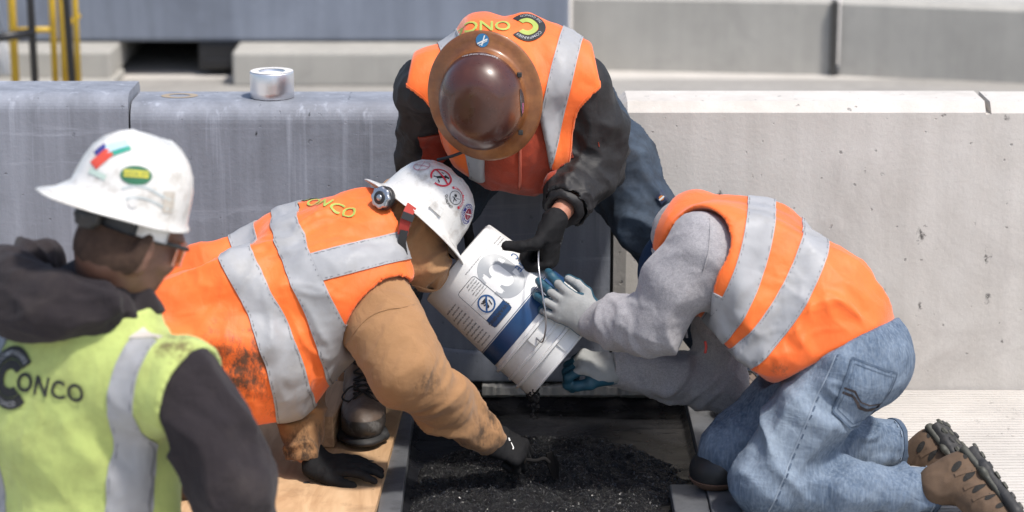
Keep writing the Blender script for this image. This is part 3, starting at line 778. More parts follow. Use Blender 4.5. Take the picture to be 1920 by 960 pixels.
decal('warning_picture', xf2(cat2(disc2(.0042, 14, (.003, .007)), rect2(-.009, -.012, .004, -.004, .004), line2((-.008, .012), (-.012, -.002), .003), line2((.001, .004), (-.004, -.006), .006), line2((-.001, .002), (.009, -.002), .003), line2((.003, -.004), (.009, -.011), .0035)), t=(.036, .1295)), bmap(.0008), m_ink, bk)
rw = random.Random(4)
def words(n, size): return ' '.join(rw.choice(['do', 'not', 'keep', 'hands', 'wash', 'water', 'skin', 'with', 'this', 'use', 'contact', 'dust', 'safety', 'read', 'mix', 'part', 'apply', 'store', 'dry', 'and']) for _ in range(n))
decal('warning_text', cat2(*[xf2(text2(words(3, 0), .0058, .0, .003), t=(.005 + .0 * i, .094 - i * .0075)) for i in range(5)]), bmap(.0007), m_ink, bk)
decal('small_print', cat2(*[xf2(text2(words(5 if i % 3 else 4, 0), .0066, .008, .003), t=(.098, .186 - i * .0118)) for i in range(11)]), bmap(.0007), m_ink, bk)
decal('small_print', cat2(*[xf2(text2(words(4, 0), .006, .0, .003), t=(-.165, .072 - i * .009)) for i in range(4)]), bmap(.0007), m_ink, bk)
decal('small_print', xf2(text2(words(9, 0), .0052, .0, .003), t=(-.085, .040)), bmap(.0007), m_ink, bk)
m_wire = plain('bail_wire', (.42, .42, .44), .35, .9)
ear0 = bpt(.765 * BL, .150, R(8)); 
for th0 in (R(8), R(188)):
    Vp = np.array([bpt((.730 + .066 * j / 4) * BL, .1535, th0 - .12 + .24 * i / 6) for j in range(5) for i in range(7)]); Fp = np.array([t for j in range(4) for i in range(6) for t in ((j * 7 + i, j * 7 + i + 8, j * 7 + i + 1), (j * 7 + i, j * 7 + i + 7, j * 7 + i + 8))])
    v, f = shell(Vp, Fp, np.array([nrm(p - B0 - ba * ba.dot(p - B0)) for p in Vp]), .001, .010); link_mesh('bail_ear', v, f, m_pail, bk, False)
GRIP = U(1011, 462, -.62)
wire = spline([bpt(.765 * BL, .153, R(8)), U(1018, 640, -.765), U(1024, 600, -.78), U(1017, 550, -.765), U(1010, 500, -.73), U(1010, 470, -.68), GRIP, U(1012, 462, -.55), U(1016, 476, -.49), U(1035, 540, -.45), bpt(.765 * BL, .152, R(188))], 8)
v, f = tube(wire, .0022, 8); link_mesh('bail', v, f, m_wire, bk)
# mortar sliding out of the mouth and falling
rs = np.random.RandomState(8); parts = []
def blob(c, r, seed):
    bm = bmesh.new(); bmesh.ops.create_icosphere(bm, subdivisions=2, radius=r)
    for v in bm.verts:
        d_ = 1 + .45 * float(vnoise(np.array([list(v.co)]) / r * 1.3 + seed, 2)[0]); v.co = v.co * d_
    V_ = np.array([list(v.co) for v in bm.verts]) * A(1, 1, 1.25) + c; bm.verts.index_update(); F_ = [[v.index for v in f.verts] for f in bm.faces]; bm.free(); return V_, F_
for i in range(46):
    t = i / 45; th = R(rs.uniform(55, 125)); p = bpt(BL * (1 - .02 * rs.rand()), .138 + .012 * rs.rand(), th) if i < 24 else U(1003 + rs.uniform(-7, 7), 742 + (i - 24) * 2.0, -.68) + A(0, rs.uniform(-.02, .02), 0)
    parts.append(blob(p, rs.uniform(.0035, .0095) if i < 24 else rs.uniform(.003, .0085) * (1 - .4 * (i - 24) / 22), i * 3.1))
for px, py in ((1027, 772), (1052, 780), (990, 760)): parts.append(blob(U(px, py, -.66), .0035, px))
v, f = merge(parts); tag(link_mesh('falling_mortar', v, f, m_heap), label='black mortar dripping from the lip of the tipped bucket', cat='mortar', kind='stuff')

# trowel
tw = empty('hand_trowel', tuple(U(1020, 870, -.74)), label='dark steel trowel held in the black glove over the heap', cat='trowel')
m_dk = plain('dark_steel', (.014, .013, .013), .85, .0, spec=.15)
v, f = tube([U(945, 850, -.775), U(985, 862, -.775)], .013, 10); link_mesh('handle', v, f, plain('trowel_grip', (.05, .035, .025), .6), tw)
v, f = tube(spline([U(985, 862, -.775), U(1005, 864, -.775), U(1020, 860, -.77), U(1030, 868, -.765)], 5), .0055, 8); link_mesh('shank', v, f, m_dk, tw)
bl = [U(1024, 850, -.765), U(1034, 846, -.75), U(1048, 868, -.72), U(1046, 903, -.69), U(1036, 896, -.72), U(1026, 872, -.75)]
bm = bmesh.new(); t_ = A(.0012, -.0018, 0); vs = [bm.verts.new(tuple(p + t_)) for p in bl]; v2 = [bm.verts.new(tuple(p - t_)) for p in bl]
bm.faces.new(vs); bm.faces.new(v2[::-1])
for i in range(6): bm.faces.new([vs[i], v2[i], v2[(i + 1) % 6], vs[(i + 1) % 6]])
from_bm('blade', bm, m_dk, tw)

# ------------------------------------------------------------------ builders for people
m_skin_d = NB('dark_skin'); m_skin_d.col(m_skin_d.mix(m_skin_d.ramp(m_skin_d.noise(30, 5), .35, .65), (.17, .085, .058), (.125, .060, .040))); m_skin_d.rough(.48); m_skin_d.b.inputs['Subsurface Weight'].default_value = .08; m_skin_d.b.inputs['Subsurface Radius'].default_value = (.01, .004, .002); m_skin_d.bump(m_skin_d.noise(350, 3), .0008, .5); m_skin_d = m_skin_d.m
m_skin_l = NB('tan_skin'); m_skin_l.col(m_skin_l.mix(m_skin_l.ramp(m_skin_l.noise(40, 5), .35, .65), (.42, .20, .13), (.34, .14, .09))); m_skin_l.rough(.5); m_skin_l.b.inputs['Subsurface Weight'].default_value = .1; m_skin_l.b.inputs['Subsurface Radius'].default_value = (.012, .005, .003); m_skin_l.bump(m_skin_l.noise(300, 3), .0008, .5); m_skin_l = m_skin_l.m

def head_prims(c, fwd, up, s=1.0):
    """cranium, jaw, brow, nose, lips, chin and ears; c = centre of the head at eye level"""
    f = nrm(fwd); u = nrm(np.asarray(up, float) - f * f.dot(up)); r = np.cross(f, u)      # r = the head's right
    L = lambda x, y, z: c + s * (f * x + r * y + u * z)
    e = lambda x, y, z, a, b, d, k=.02: ell(L(x, y, z), (a * s, b * s, d * s), f, u, k)
    P = [e(-.012, 0, .035, .098, .076, .088), e(.012, 0, -.045, .070, .062, .075, .03), e(.045, 0, -.085, .036, .042, .030, .03)]
    P += [e(.078, 0, .020, .018, .056, .012, .02), e(.098, 0, -.028, .017, .013, .014, .014), loft(L(.082, 0, .012), L(.103, 0, -.024), .008 * s, .010 * s, None, .012)]
    P += [e(.083, 0, -.062, .012, .024, .007, .008), e(.080, 0, -.073, .012, .021, .007, .008)]
    for sg in (-1, 1):
        P += [e(.060, .045 * sg, -.030, .024, .022, .024, .025), e(.072, .033 * sg, .000, .011, .014, .010, .008)]
        P += [e(-.014, .079 * sg, -.014, .021, .009, .034, .006), e(-.016, .088 * sg, -.010, .020, .006, .032, .006), e(-.006, .080 * sg, -.046, .011, .009, .014, .006)]
    subs = [ell(L(.098, .033 * sg, .000), (.014 * s, .016 * s, .008 * s), f, u) for sg in (-1, 1)]
    subs += [ell(L(-.008, .097 * sg, -.010), (.012 * s, .010 * s, .020 * s), f, u) for sg in (-1, 1)]
    return P, subs, L
HANDLEN = [(.043, .027, .021), (.047, .030, .022), (.044, .028, .021), (.035, .021, .019)]
def hand_prims(W_, D, Zb, side, curls, thumb, spread=6, s=1.0, g=0.0, base_r=.0095):
    """palm, four jointed fingers and a thumb. curls: per finger three bends in degrees towards the palm; thumb: three local directions"""
    x = nrm(D); z = nrm(np.asarray(Zb, float) - x * x.dot(Zb)); y = np.cross(z, x) * (1 if side == 'R' else -1)
    L = lambda a, b, c: W_ + s * (x * a + y * b + z * c)
    P = [loft(L(-.030, 0, 0), L(.018, 0, 0), (.031 * s + g, .023 * s + g), (.036 * s + g, .020 * s + g), y, .02), loft(L(.012, .002, 0), L(.086, .001, .002), (.036 * s + g, .019 * s + g), (.043 * s + g, .015 * s + g), y, .02),
         ell(L(.030, .026, -.010), (.032 * s + g, .018 * s + g, .016 * s + g), x, z, .02)]
    tips = []
    for i, yy in enumerate((.033, .011, -.011, -.032)):
        p = np.array([.090 - (.010 if i == 3 else 0) - (.003 if i == 0 else 0), yy, .003]); an = 0.0; sp = R((1.5 - i) * spread)
        rr = base_r * (1.0 if i < 3 else .88)
        for j in range(3):
            an += R(curls[i][j]); dv = np.array([math.cos(an) * math.cos(sp), math.cos(an) * math.sin(sp), -math.sin(an)])
            q = p + dv * HANDLEN[i][j]
            P.append(loft(L(*p), L(*q), (rr * (1 - .07 * j)) * s + g, (rr * (1 - .07 * (j + 1))) * s + g, None, .0045 if j or True else .01)); p = q
        tips.append(L(*p))
    p = np.array([.022, .030, -.008])
    for j, (ln, dv) in enumerate(zip((.044, .034, .028), thumb)):
        q = p + nrm(dv) * ln; P.append(loft(L(*p), L(*q), (.0135 - .0016 * j) * s + g, (.0120 - .0016 * j) * s + g, None, .006 if j else .014)); p = q
    return P, L, (x, y, z)
def frame_mat(c, fwd, up):
    f = nrm(fwd); u = nrm(np.asarray(up, float) - f * f.dot(up)); l = np.cross(u, f)
    return lambda x, y, z: np.asarray(c) + f * x + l * y + u * z
def hat_mesh(Lf, prof, n=72, ex=1.13, warp=None):
    """a hard hat spun from a (radius, height) profile, longer front to back"""
    V = []; F = []; m = len(prof)
    for i in range(n):
        a = 2 * math.pi * i / n
        for k, (r_, z) in enumerate(prof):
            x, y = r_ * math.cos(a) * ex, r_ * math.sin(a)
            if warp: x, y, z2 = warp(x, y, z, a, k)
            else: z2 = z
            V.append(Lf(x, y, z2))
    for i in range(n):
        for k in range(m - 1): F.append([i * m + k, i * m + k + 1, ((i + 1) % n) * m + k + 1, ((i + 1) % n) * m + k])
    return np.array(V), [f[::-1] for f in F]
def quads(F): return np.array([f for f in F if len(f) == 4])
def boot(parent, name, heel, fwd, up, m_up, m_sole, m_toe=None, laces=None, hi=.15, s=1.0, low=False):
    Lf = frame_mat(heel, fwd, up); f = nrm(fwd); l = Lf(0, 1, 0) - Lf(0, 0, 0); u = Lf(0, 0, 1) - Lf(0, 0, 0)
    Lf0 = Lf; Lf = lambda x, y, z: Lf0(x * s, y * s, z * s)
    P = [loft(Lf(.05, 0, .055), Lf(.17, 0, .060), (.043, .042), (.047, .044), l, .03), ell(Lf(.228, 0, .050), (.068, .050, .044), f, u, .03), ell(Lf(.045, 0, .07), (.043, .040, .055), f, u, .03),
         loft(Lf(.13, 0, .085), Lf(.20, 0, .062), (.034, .03), (.036, .028), l, .03), loft(Lf(.06, 0, .09), Lf(.055 - .01, 0, .09 + hi * .75), (.045, .05), (.047, .052), l, .03)]
    P = [('l', q[1], q[2], tuple(x * s for x in q[3]), tuple(x * s for x in q[4])) + q[5:] if q[0] == 'l' else ('e', q[1], tuple(x * s for x in q[2])) + q[3:] for q in P]
    V, F = solid(P, .03, .0048 if not low else .005, fold=[dict(dir=l, f=34, amp=.0022, an=4, c=Lf(.12, 0, .1), r=.12)])
    o = link_mesh(name, V, F, m_up, parent); tr = bvh(V, F)
    S = [loft(Lf(.035, 0, .012), Lf(.09, 0, .012), (.042, .017), (.041, .015), l, .012, 4.0), loft(Lf(.09, 0, .014), Lf(.23, 0, .014), (.041, .014), (.052, .015), l, .012, 4.0), ell(Lf(.235, 0, .016), (.068, .053, .017), f, u, .012)]
    S = [('l', q[1], q[2], tuple(x * s for x in q[3]), tuple(x * s for x in q[4])) + q[5:] if q[0] == 'l' else ('e', q[1], tuple(x * s for x in q[2])) + q[3:] for q in S]
    v, q_ = solid(S, .012, .0045); link_mesh('sole', v, q_, m_sole, o)
    if m_toe is not None:
        v, q_ = clip(V, F, [lambda P_: (P_ - Lf(.225, 0, 0)) @ f - .0, lambda P_: .075 - np.abs((P_ - heel) @ u)])
        if len(q_): v, q_ = shell(v, q_, None, .0025, .004); link_mesh('toe_cap', v, q_, m_toe, o)
    if laces is not None:
        mp = lambda a, b: on_surface(tr, Lf(a, 0, .12), l, nrm(f * .6 + u * .8), .004, .2)
        segs = []
        up_ = nrm(-f * .62 + u * .78); mpf = on_surface(tr, Lf(.145, 0, .105), l, up_, .004, .16)
        for i in range(6):
            y0 = -.035 + i * .022; a = mpf(-.026, y0); b = mpf(.026, y0 + .02); c_ = mpf(0, y0 + .012); a2 = mpf(.026, y0); b2 = mpf(-.026, y0 + .02)
            for q3 in ((a, c_, b), (a2, c_, b2)):
                if all(p is not None for p in q3): segs.append(tube(spline(q3, 4), .0028, 6))
        base = mpf(0, -.03)
        if base is not None:
            for sg in (-1, 1):
                lp = [base, base + l * .03 * sg + u * .014, base + l * .055 * sg - u * .012 + f * .01, base + l * .035 * sg - u * .02 + f * .02, base + l * .01 * sg]
                segs.append(tube(spline(lp, 5), .0026, 6)); segs.append(tube(spline([base, base + l * .02 * sg - u * .01 + f * .02, base + l * .045 * sg - u * .045 + f * .012], 5), .0026, 6))
        if segs: v, q_ = merge(segs); link_mesh('laces', v, q_, laces, o)
    return o, Lf, tr
def stripe(name, V, F, fs, mat, parent, off=.0038):
    vn, f = clip(np.concatenate([V, vnormals(V, F)], 1), F, fs)
    if len(f) == 0: return None
    o = None
    lab = np.arange(len(vn))                                # one object for each connected piece
    while True:
        m = lab[f].min(1); new = lab.copy()
        for i in range(3): np.minimum.at(new, f[:, i], m)
        new = new[new]
        if (new == lab).all(): break
        lab = new
    fl = lab[f[:, 0]]
    for c_ in np.unique(fl):
        ff = f[fl == c_]
        if len(ff) < max(12, .04 * len(f)): continue
        u_ = np.unique(ff); mp_ = np.full(len(vn), -1); mp_[u_] = np.arange(len(u_)); vv_ = vn[u_]
        v, f2 = shell(vv_[:, :3], mp_[ff], vv_[:, 3:], off, .007); o = link_mesh(name, v, f2, mat, parent)
        if name.endswith('stitch'): o['kind'] = 'stuff'
    if mat is TAPE:
        f0 = fs[0]; vn, f = clip(np.concatenate([V, vnormals(V, F)], 1), F, list(fs) + [lambda P: .0012 - np.abs(f0(P) - .0045)])
        if len(f): link_mesh('tape_stitch', vn[:, :3] + vn[:, 3:] * (off + .0008), f, STITCH, parent)['kind'] = 'stuff'
    return o
def plane_f(pt, n_): 
    n_ = nrm(n_); return lambda P: (P - np.asarray(pt)) @ n_
def band_f(pt, n_, hw, bend=None, amt=0.0):
    n_ = nrm(n_)
    def f(P):
        d = P - np.asarray(pt); s = d @ n_
        if bend is not None: s = s + amt * (d @ nrm(bend)) ** 2
        return hw - np.abs(s)
    return f
def binding(V, F, subs, mat, parent, w=.009):
    for q in subs: stripe('binding', V, F, [lambda P, q=q: w - np.abs(sd1(q, P.astype(np.float32)))], mat, parent, .0016)
STITCH = plain('tape_thread', (.20, .20, .21), .8)
TAPE = plain('reflective_tape', (.34, .345, .36), .58, .0, .12, 18, .0012, 40, dirt=(.25, .235, .21), damt=.55, dscale=8)
PIPE = None
def emblem(tree, o, u, v, parent, s, ring_c, letter_c, parts_only=None, off=.0028):
    mp = on_surface(tree, o, u, v, off, .3)
    decal('emblem_ring', xf2(ring2(.62, 1.0, 40, 320, 48), s), mp, ring_c, parent)
    decal('emblem_letter', xf2(ring2(.30, .60, 42, 318, 40), s), mp, letter_c, parent)
    mp2 = on_surface(tree, o, u, v, off + .0012, .3)
    decal('emblem_print', xf2(arc_text('COMPANIES', .24, .72, 100, flip=False), s), mp2, TAPE, parent); decal('emblem_print', xf2(arc_text('THE CONCO', .24, .90, 250, flip=True), s), mp2, TAPE, parent)

m_orange = lambda name, spots=(), amt=.25: fabric(name, (.92, .170, .020), (.82, .125, .012), 5, dirt=(.12, .045, .020), dirt_amt=amt, dirt_scale=7, spots=spots, weave=1100, wb=.0004, crease=.0012, rough=.55, sheen=.25, spec=.45)
m_glove_b = fabric('black_glove_knit', (.008, .008, .009), (.013, .013, .014), 20, weave=1500, wb=.0006, rough=.75, spec=.18)
m_glove_g = fabric('grey_glove_knit', (.36, .365, .36), (.29, .295, .29), 25, dirt=(.22, .2, .18), dirt_amt=.3, weave=1400, wb=.0010, rough=.9)
m_glove_t = plain('teal_latex', (.022, .095, .145), .5, var=.35, bump=.0012, bscale=260, dirt=(.01, .02, .03), damt=.5, dscale=30)
m_lime_p = plain('lime_print', (.36, .44, .09), .6); m_blk_p = plain('black_vest_print', (.018, .018, .018), .7)
m_white_hat = plain('white_hard_hat', (.66, .65, .625), .3, var=.07, scale=9, dirt=(.28, .24, .19), damt=.8, dscale=26, spec=.5, coat=.2)
m_susp = plain('suspension_black', (.02, .02, .021), .5)
m_red = plain('red_strap', (.36, .035, .025), .75); m_chrome = plain('knob_silver', (.45, .47, .5), .3, .8)
m_sol = plain('black_rubber', (.022, .022, .023), .65, bump=.001, bscale=90, dirt=(.10, .09, .08), damt=.5)
m_lace = plain('dark_lace', (.02, .017, .015), .8)
m_blue_st = plain('blue_sticker', (.03, .18, .38), .4); m_red_st = plain('red_sticker', (.58, .02, .045), .4); m_wht_st = plain('white_sticker', (.78, .78, .76), .4); m_navy_st = plain('navy_sticker', (.05, .05, .22), .4)
m_grn_st = plain('green_sticker', (.03, .14, .07), .4); m_yel_st = plain('yellow_sticker', (.55, .5, .05), .4)

FULL_PROF = [(.0, .148), (.018, .1475), (.040, .143), (.062, .133), (.082, .116), (.096, .092), (.104, .064), (.108, .036), (.111, .018), (.118, .010), (.132, .004), (.146, -.002), (.151, -.006), (.1525, -.0085), (.150, -.0095), (.145, -.006), (.130, .000), (.114, .003), (.106, .008), (.101, .062), (.093, .090), (.079, .113), (.060, .129), (.038, .139), (.0, .144)]

# ================================================================== worker bending over behind the bucket (brown full-brim hat)
def worker_back():
    DB = .09; U_ = globals()['U']; U = lambda px, py, Y: U_(px, py, Y + DB); AB = lambda x, y, z: A(x * 1.012, y + DB, z - .016)
    g = empty('person', (0.05, -.25, .0), label='worker in brown full-brim hard hat bending over the bucket from behind', cat='person')
    pel = AB(.075, -.17, .87); wai = AB(.04, -.29, .93); che = AB(-.01, -.45, .985); nk = AB(-.045, -.585, .985)
    sR = U(803, 168, -.50); sL = U(1092, 165, -.50)
    eR = U(790, 292, -.36); wR = U(845, 372, -.46)
    eL = U(1122, 306, -.46); wL = U(1038, 416, -.69)
    hat_c = U(909, 181, -.735); hup = nrm(A(-.20, -1.0, -.14)); hfw = nrm(A(.06, .12, -1.0))
    hc = hat_c - hup * .045 + hfw * .0
    hp_, hs_, HL = head_prims(hc, hfw, hup)
    lat = A(1, 0, .02)
    tors = [loft(pel, wai, (.165, .125), (.165, .130), lat), loft(wai, che, (.165, .130), (.195, .135), lat), loft(che, nk, (.19, .13), (.085, .085), lat), loft(sR, sL, .068, .068, None)]
    hipR, hipL = pel + A(-.095, .01, -.04), pel + A(.095, .01, -.04)
    kR, kL = A(-.285, -.36, .53), U(1216, 415, -.33); aR, aL = A(-.392, -.30, .15), U_(1392, 690, -.13)
    legs = chain([hipR, kR, aR], [.100, .070, .050]) + chain([hipL, kL, aL], [.100, .070, .050])
    armR = chain([sR, eR, wR], [.056, .040, .025]); armL = chain([sL, eL, wL], [.056, .040, .025])
    curl = [(70, 85, 55), (75, 88, 55), (78, 88, 55), (80, 88, 55)]
    thumbL = [(.35, .85, -.25), (.25, .45, -.95), (.05, .12, -1.0)]
    handL = (wL, A(-.10, -.02, -1.0), A(1.0, -.25, .0), 'L', curl, thumbL, 6, 1.2)
    handR = (wR, A(-.35, -.25, -.8), A(-.4, -.75, .3), 'R', [(35, 30, 20)] * 4, [(.6, .8, -.2), (.8, .5, -.3), (.9, .2, -.3)])
    body = tors + legs + armR + armL + hp_ + hand_prims(*handL, g=-.003)[0] + hand_prims(*handR, g=-.003)[0] + [loft(nk, hc - hup * .05, .062, .058)]
    V, F = solid(grow(tors + legs, -.012) + armR + armL + hp_ + [loft(nk, hc - hup * .05, .062, .058)] + hand_prims(*handL, g=-.004)[0][1:] + hand_prims(*handR, g=-.004)[0][1:], .035, .0055, hs_)
    link_mesh('body', V, F, m_skin_l, g)
    # trousers
    jp = chain([hipR, kR, aR + A(0, 0, .055)], [.128, .096, .080]) + chain([hipL, (hipL + kL) / 2 + A(.012, 0, .01), kL, (kL + aL) / 2, aL - A(0, 0, .05)], [.122, .105, .088, .082, .080]) + [loft(pel + A(0, .02, -.02), wai, (.185, .145), (.175, .135), lat)]
    td = nrm(kL - hipL)
    V, F = solid(jp, .05, .0062, planes=[], fold=[dict(dir=A(.9, -.2, -.3), f=11, amp=.010, an=5, c=kL, r=.20), dict(dir=nrm(np.cross(td, A(0, 1, 0))), f=16, amp=.006, an=5), dict(dir=td, f=9, amp=.006, an=5, c=hipL, r=.2)])
    jm = fabric('dark_work_denim', (.032, .048, .074), (.060, .082, .112), 7, dirt=(.018, .02, .024), dirt_amt=.7, weave=1300, wb=.0007, crease=.002, rough=.85)
    jn = link_mesh('trousers', V, F, jm, g); tr = bvh(V, F)
    # knee seams and tag
    kk = nrm(np.cross(td, A(0, -1, 0))); mp = on_surface(tr, kL - td * .02, kk, -td, .003, .25)
    ms = fabric('seam_thread', (.09, .105, .13), weave=800)
    decal('knee_seam', cat2(line2((-.12, .055), (.12, .055), .004), line2((-.12, .045), (.12, .045), .0022)), mp, ms, jn)
    mpt = on_surface(tr, U(1243, 380, -.45), A(.75, 0, .66), A(-.66, 0, .75), .004, .3)
    decal('brand_tag', rect2(-.011, -.013, .011, .013, .004), mpt, plain('tag_navy', (.02, .03, .07), .6), jn)
    mpt = on_surface(tr, U(1243, 380, -.45), A(.75, 0, .66), A(-.66, 0, .75), .0052, .3)
    decal('tag_mark', cat2(disc2(.0065, 14, (0, .001))), mpt, plain('tag_orange', (.7, .25, .05), .6), jn); decal('tag_mark', rect2(-.008, -.0025, .008, .002, .004), on_surface(tr, U(1243, 380, -.45), A(.75, 0, .66), A(-.66, 0, .75), .0062, .3), m_wht_st, jn)
    # boots
    m_bt = plain('worn_brown_leather', (.150, .105, .080), .55, var=.45, scale=22, bump=.002, bscale=70, dirt=(.21, .19, .17), damt=.55, dscale=14)
    m_cap = plain('scuffed_toe', (.050, .042, .037), .35, var=.4, bump=.001, dirt=(.30, .29, .28), damt=.75, dscale=20)
    b1, _, _ = boot(g, 'boot', A(-.402, -.295, .034), A(.04, -1, 0), A(0, 0, 1), m_bt, m_sol, m_cap, m_lace, s=1.14); b1['label'] = 'scuffed brown work boot on the plywood'
    b2, _, _ = boot(g, 'boot', A(.672, -.045, .010), A(-.22, -.97, 0), A(0, 0, 1), m_bt, m_sol, m_cap, m_lace); b2['label'] = 'brown work boot on the grooved pavement'
    # jacket: black sleeves, rust body
    jt = [loft(pel + A(0, -.03, .0), wai, (.178, .142), (.18, .145), lat), loft(wai, che, (.18, .145), (.212, .150), lat), loft(che, nk, (.205, .145), (.10, .10), lat), loft(sR, sL, .074, .074, None),
          loft(AB(.0, -.36, .86), AB(-.01, -.52, .84), (.165, .12), (.15, .10), lat), ell(AB(.02, -.50, .775), (.125, .075, .085)), loft(nk, hc - hup * .075, .078, .080)]
    aR_ = chain([sR, eR, wR - nrm(wR - eR) * .0], [.074, .066, .046]); aL_ = chain([sL, (sL + eL) / 2 + A(.012, .0, .0), eL, eL * .35 + wL * .65, wL - nrm(wL - eL) * .06], [.074, .072, .068, .058, .046])
    ad = nrm(eL - sL); fd = nrm(wL - eL)
    V, F = solid(jt + aR_ + aL_, .045, .006, planes=[(wL - fd * .048, fd)] if False else (), subs=[loft(wL - fd * .062, wL + fd * .08, .058, .09)], fold=[dict(dir=np.cross(ad, A(0, 1, 0)) + .5 * ad, f=12, amp=.012, an=4, c=eL, r=.17), dict(dir=np.cross(fd, A(0, 1, .2)), f=26, amp=.008, an=5, c=wL - fd * .09, r=.11), dict(dir=A(.3, 0, 1), f=14, amp=.008, an=4, c=eR, r=.18), dict(dir=A(.2, .4, 1), f=12, amp=.007, an=4)])
    mb = fabric('black_jacket_nylon', (.011, .0105, .0115), (.018, .017, .018), 9, dirt=(.07, .065, .06), dirt_amt=.25, weave=700, wb=.0003, crease=.002, rough=.6, spec=.4)
    mr = fabric('rust_fleece', (.36, .052, .022), (.27, .036, .016), 7, dirt=(.07, .02, .012), dirt_amt=.5, weave=500, wb=.001, rough=.95, sheen=.2)
    jk = link_mesh('jacket', V, F, mb, g); VJ, FJ = V, F; trj = bvh(V, F)
    cx = -.01
    stripe('front_panel', V, F, [lambda P: .150 - np.abs(P[:, 0] - .005) + .25 * np.maximum(0, .80 - P[:, 2]), lambda P: .955 - P[:, 2] - .0 * P[:, 0], lambda P: -.14 - P[:, 1], lambda P: sd1(loft(eL, wL, .08, .075), P.astype(np.float32)), lambda P: sd1(loft(eR, wR, .08, .075), P.astype(np.float32))], mr, jk, .003)
    for s_, e_, sg in ((sL, eL, 1), (sR, eR, -1)):
        mid = s_ * .42 + e_ * .58; inn = A(-sg, -.55, -.25)
        stripe('sleeve_panel', V, F, [lambda P, mid=mid, inn=inn: (P - mid) @ nrm(inn) - .028, lambda P, mid=mid: .082 - np.linalg.norm((P - mid) * A(1, 1, .72), axis=1), lambda P, sg=sg: sg * (P[:, 0] - .005) - .150], mr, jk, .003)
    v, f = tube([wL - fd * .066 + .043 * (math.cos(a) * nrm(np.cross(fd, A(0, 1, 0))) + math.sin(a) * nrm(np.cross(fd, np.cross(fd, A(0, 1, 0))))) for a in np.linspace(0, 2 * math.pi, 26)[:-1]], .013, 10, True)
    v = folds(v, (v - (wL - fd * .066)) / np.maximum(1e-6, np.linalg.norm(v - (wL - fd * .066), axis=1)[:, None]), [dict(dir=fd, f=60, amp=.005, an=5)])
    link_mesh('elastic_cuff', v, f, mb, jk)
    zp = [p for p in (on_surface(trj, A(.02, -.75, z_), A(1, 0, 0), A(0, 0, 1), .006, .5)(0, 0) for z_ in np.linspace(.70, .86, 12)) if p is not None]
    if len(zp) > 3: v, f = tube(zp, .0045, 6); link_mesh('zip', v, f, plain('zip_red', (.45, .10, .06), .5), jk)
    # vest
    vt = [loft(wai + A(0, .12, -.02), wai, (.185, .150), (.190, .158), lat), loft(wai, che, (.190, .158), (.222, .165), lat), loft(che, nk + A(0, .02, 0), (.215, .160), (.12, .11), lat), loft(sR + A(.005, .01, 0), sL - A(.005, -.01, 0), .104, .104, None, .06), loft(AB(.0, -.36, .87), AB(-.01, -.52, .85), (.185, .135), (.172, .118), lat), ell(AB(.02, -.505, .79), (.140, .088, .090))]
    subs = [loft(sR + A(-.055, -.03, -.062), eR + A(-.03, -.05, -.05), .088, .12), loft(sL + A(.055, -.03, -.062), eL + A(.03, -.05, -.05), .088, .12), loft(nk + A(0, .03, -.0), nk + A(0, -.3, -.02), .095, .13), loft(AB(.0, -.66, .95), AB(.02, -.60, .66), (.066, .16), (.105, .2), A(1, 0, 0))]
    V, F = solid(vt, .05, .006, subs=subs, planes=[(A(0, 0, .71), A(0, 0, -1.0)), (U(768, 130, -.45), A(-1, .0, .22)), (U(1118, 120, -.45), A(1, .0, .22))], fold=[dict(dir=A(.2, 1, .3), f=12, amp=.011, an=8, ridge=False), dict(dir=A(.3, .4, 1), f=14, amp=.006, an=6, c=A(.15, -.45, .9), r=.2)], calm=True)
    tuck(jk, g, vt, .05, subs + [loft(eL, wL, .11, .11), loft(eR, wR, .11, .11)], [(A(0, 0, .71), A(0, 0, -1.0)), (U(768, 130, -.45), A(-1, .0, .22)), (U(1118, 120, -.45), A(1, .0, .22))], .018)
    vm = m_orange('orange_vest_mesh', amt=.15); vs = link_mesh('safety_vest', V, F, vm, g); tv = bvh(V, F); binding(V, F, subs[:2], vm, vs)
    VV, FV = V, F
    for sg, xx in ((-1, -.150), (1, .140)):
        stripe('reflective_strip', VV, FV, [band_f(A(xx, -.36, 1.0), A(1, -.10 * sg, -.22 * sg), .029), lambda P: P[:, 2] - .70, lambda P: np.minimum(P[:, 2] - .93, 1) + 10 * np.maximum(0, -.31 - P[:, 1])], TAPE, vs)
    stripe('reflective_strip', VV, FV, [band_f(A(0, -.225, 1.08), A(0, 1, .35), .022), lambda P: .19 - np.abs(P[:, 0])], TAPE, vs, .004)
    # emblem, seen upside down on the back
    ctr = on_surface(tv, U(990, 68, -.40), A(-1, 0, 0), A(0, -.95, .3), .004, .35)
    emblem(tv, U(988, 72, -.45), A(-1, 0, 0), A(0, -.5, -.86), vs, .048, m_blk_p, m_lime_p)
    decal('emblem_word', xf2(text2('ONCO', .052, .015, .008), t=(.042, -.016)), on_surface(tv, U(988, 72, -.45), A(-1, 0, 0), A(0, -.5, -.86), .0035, .3), m_lime_p, vs)
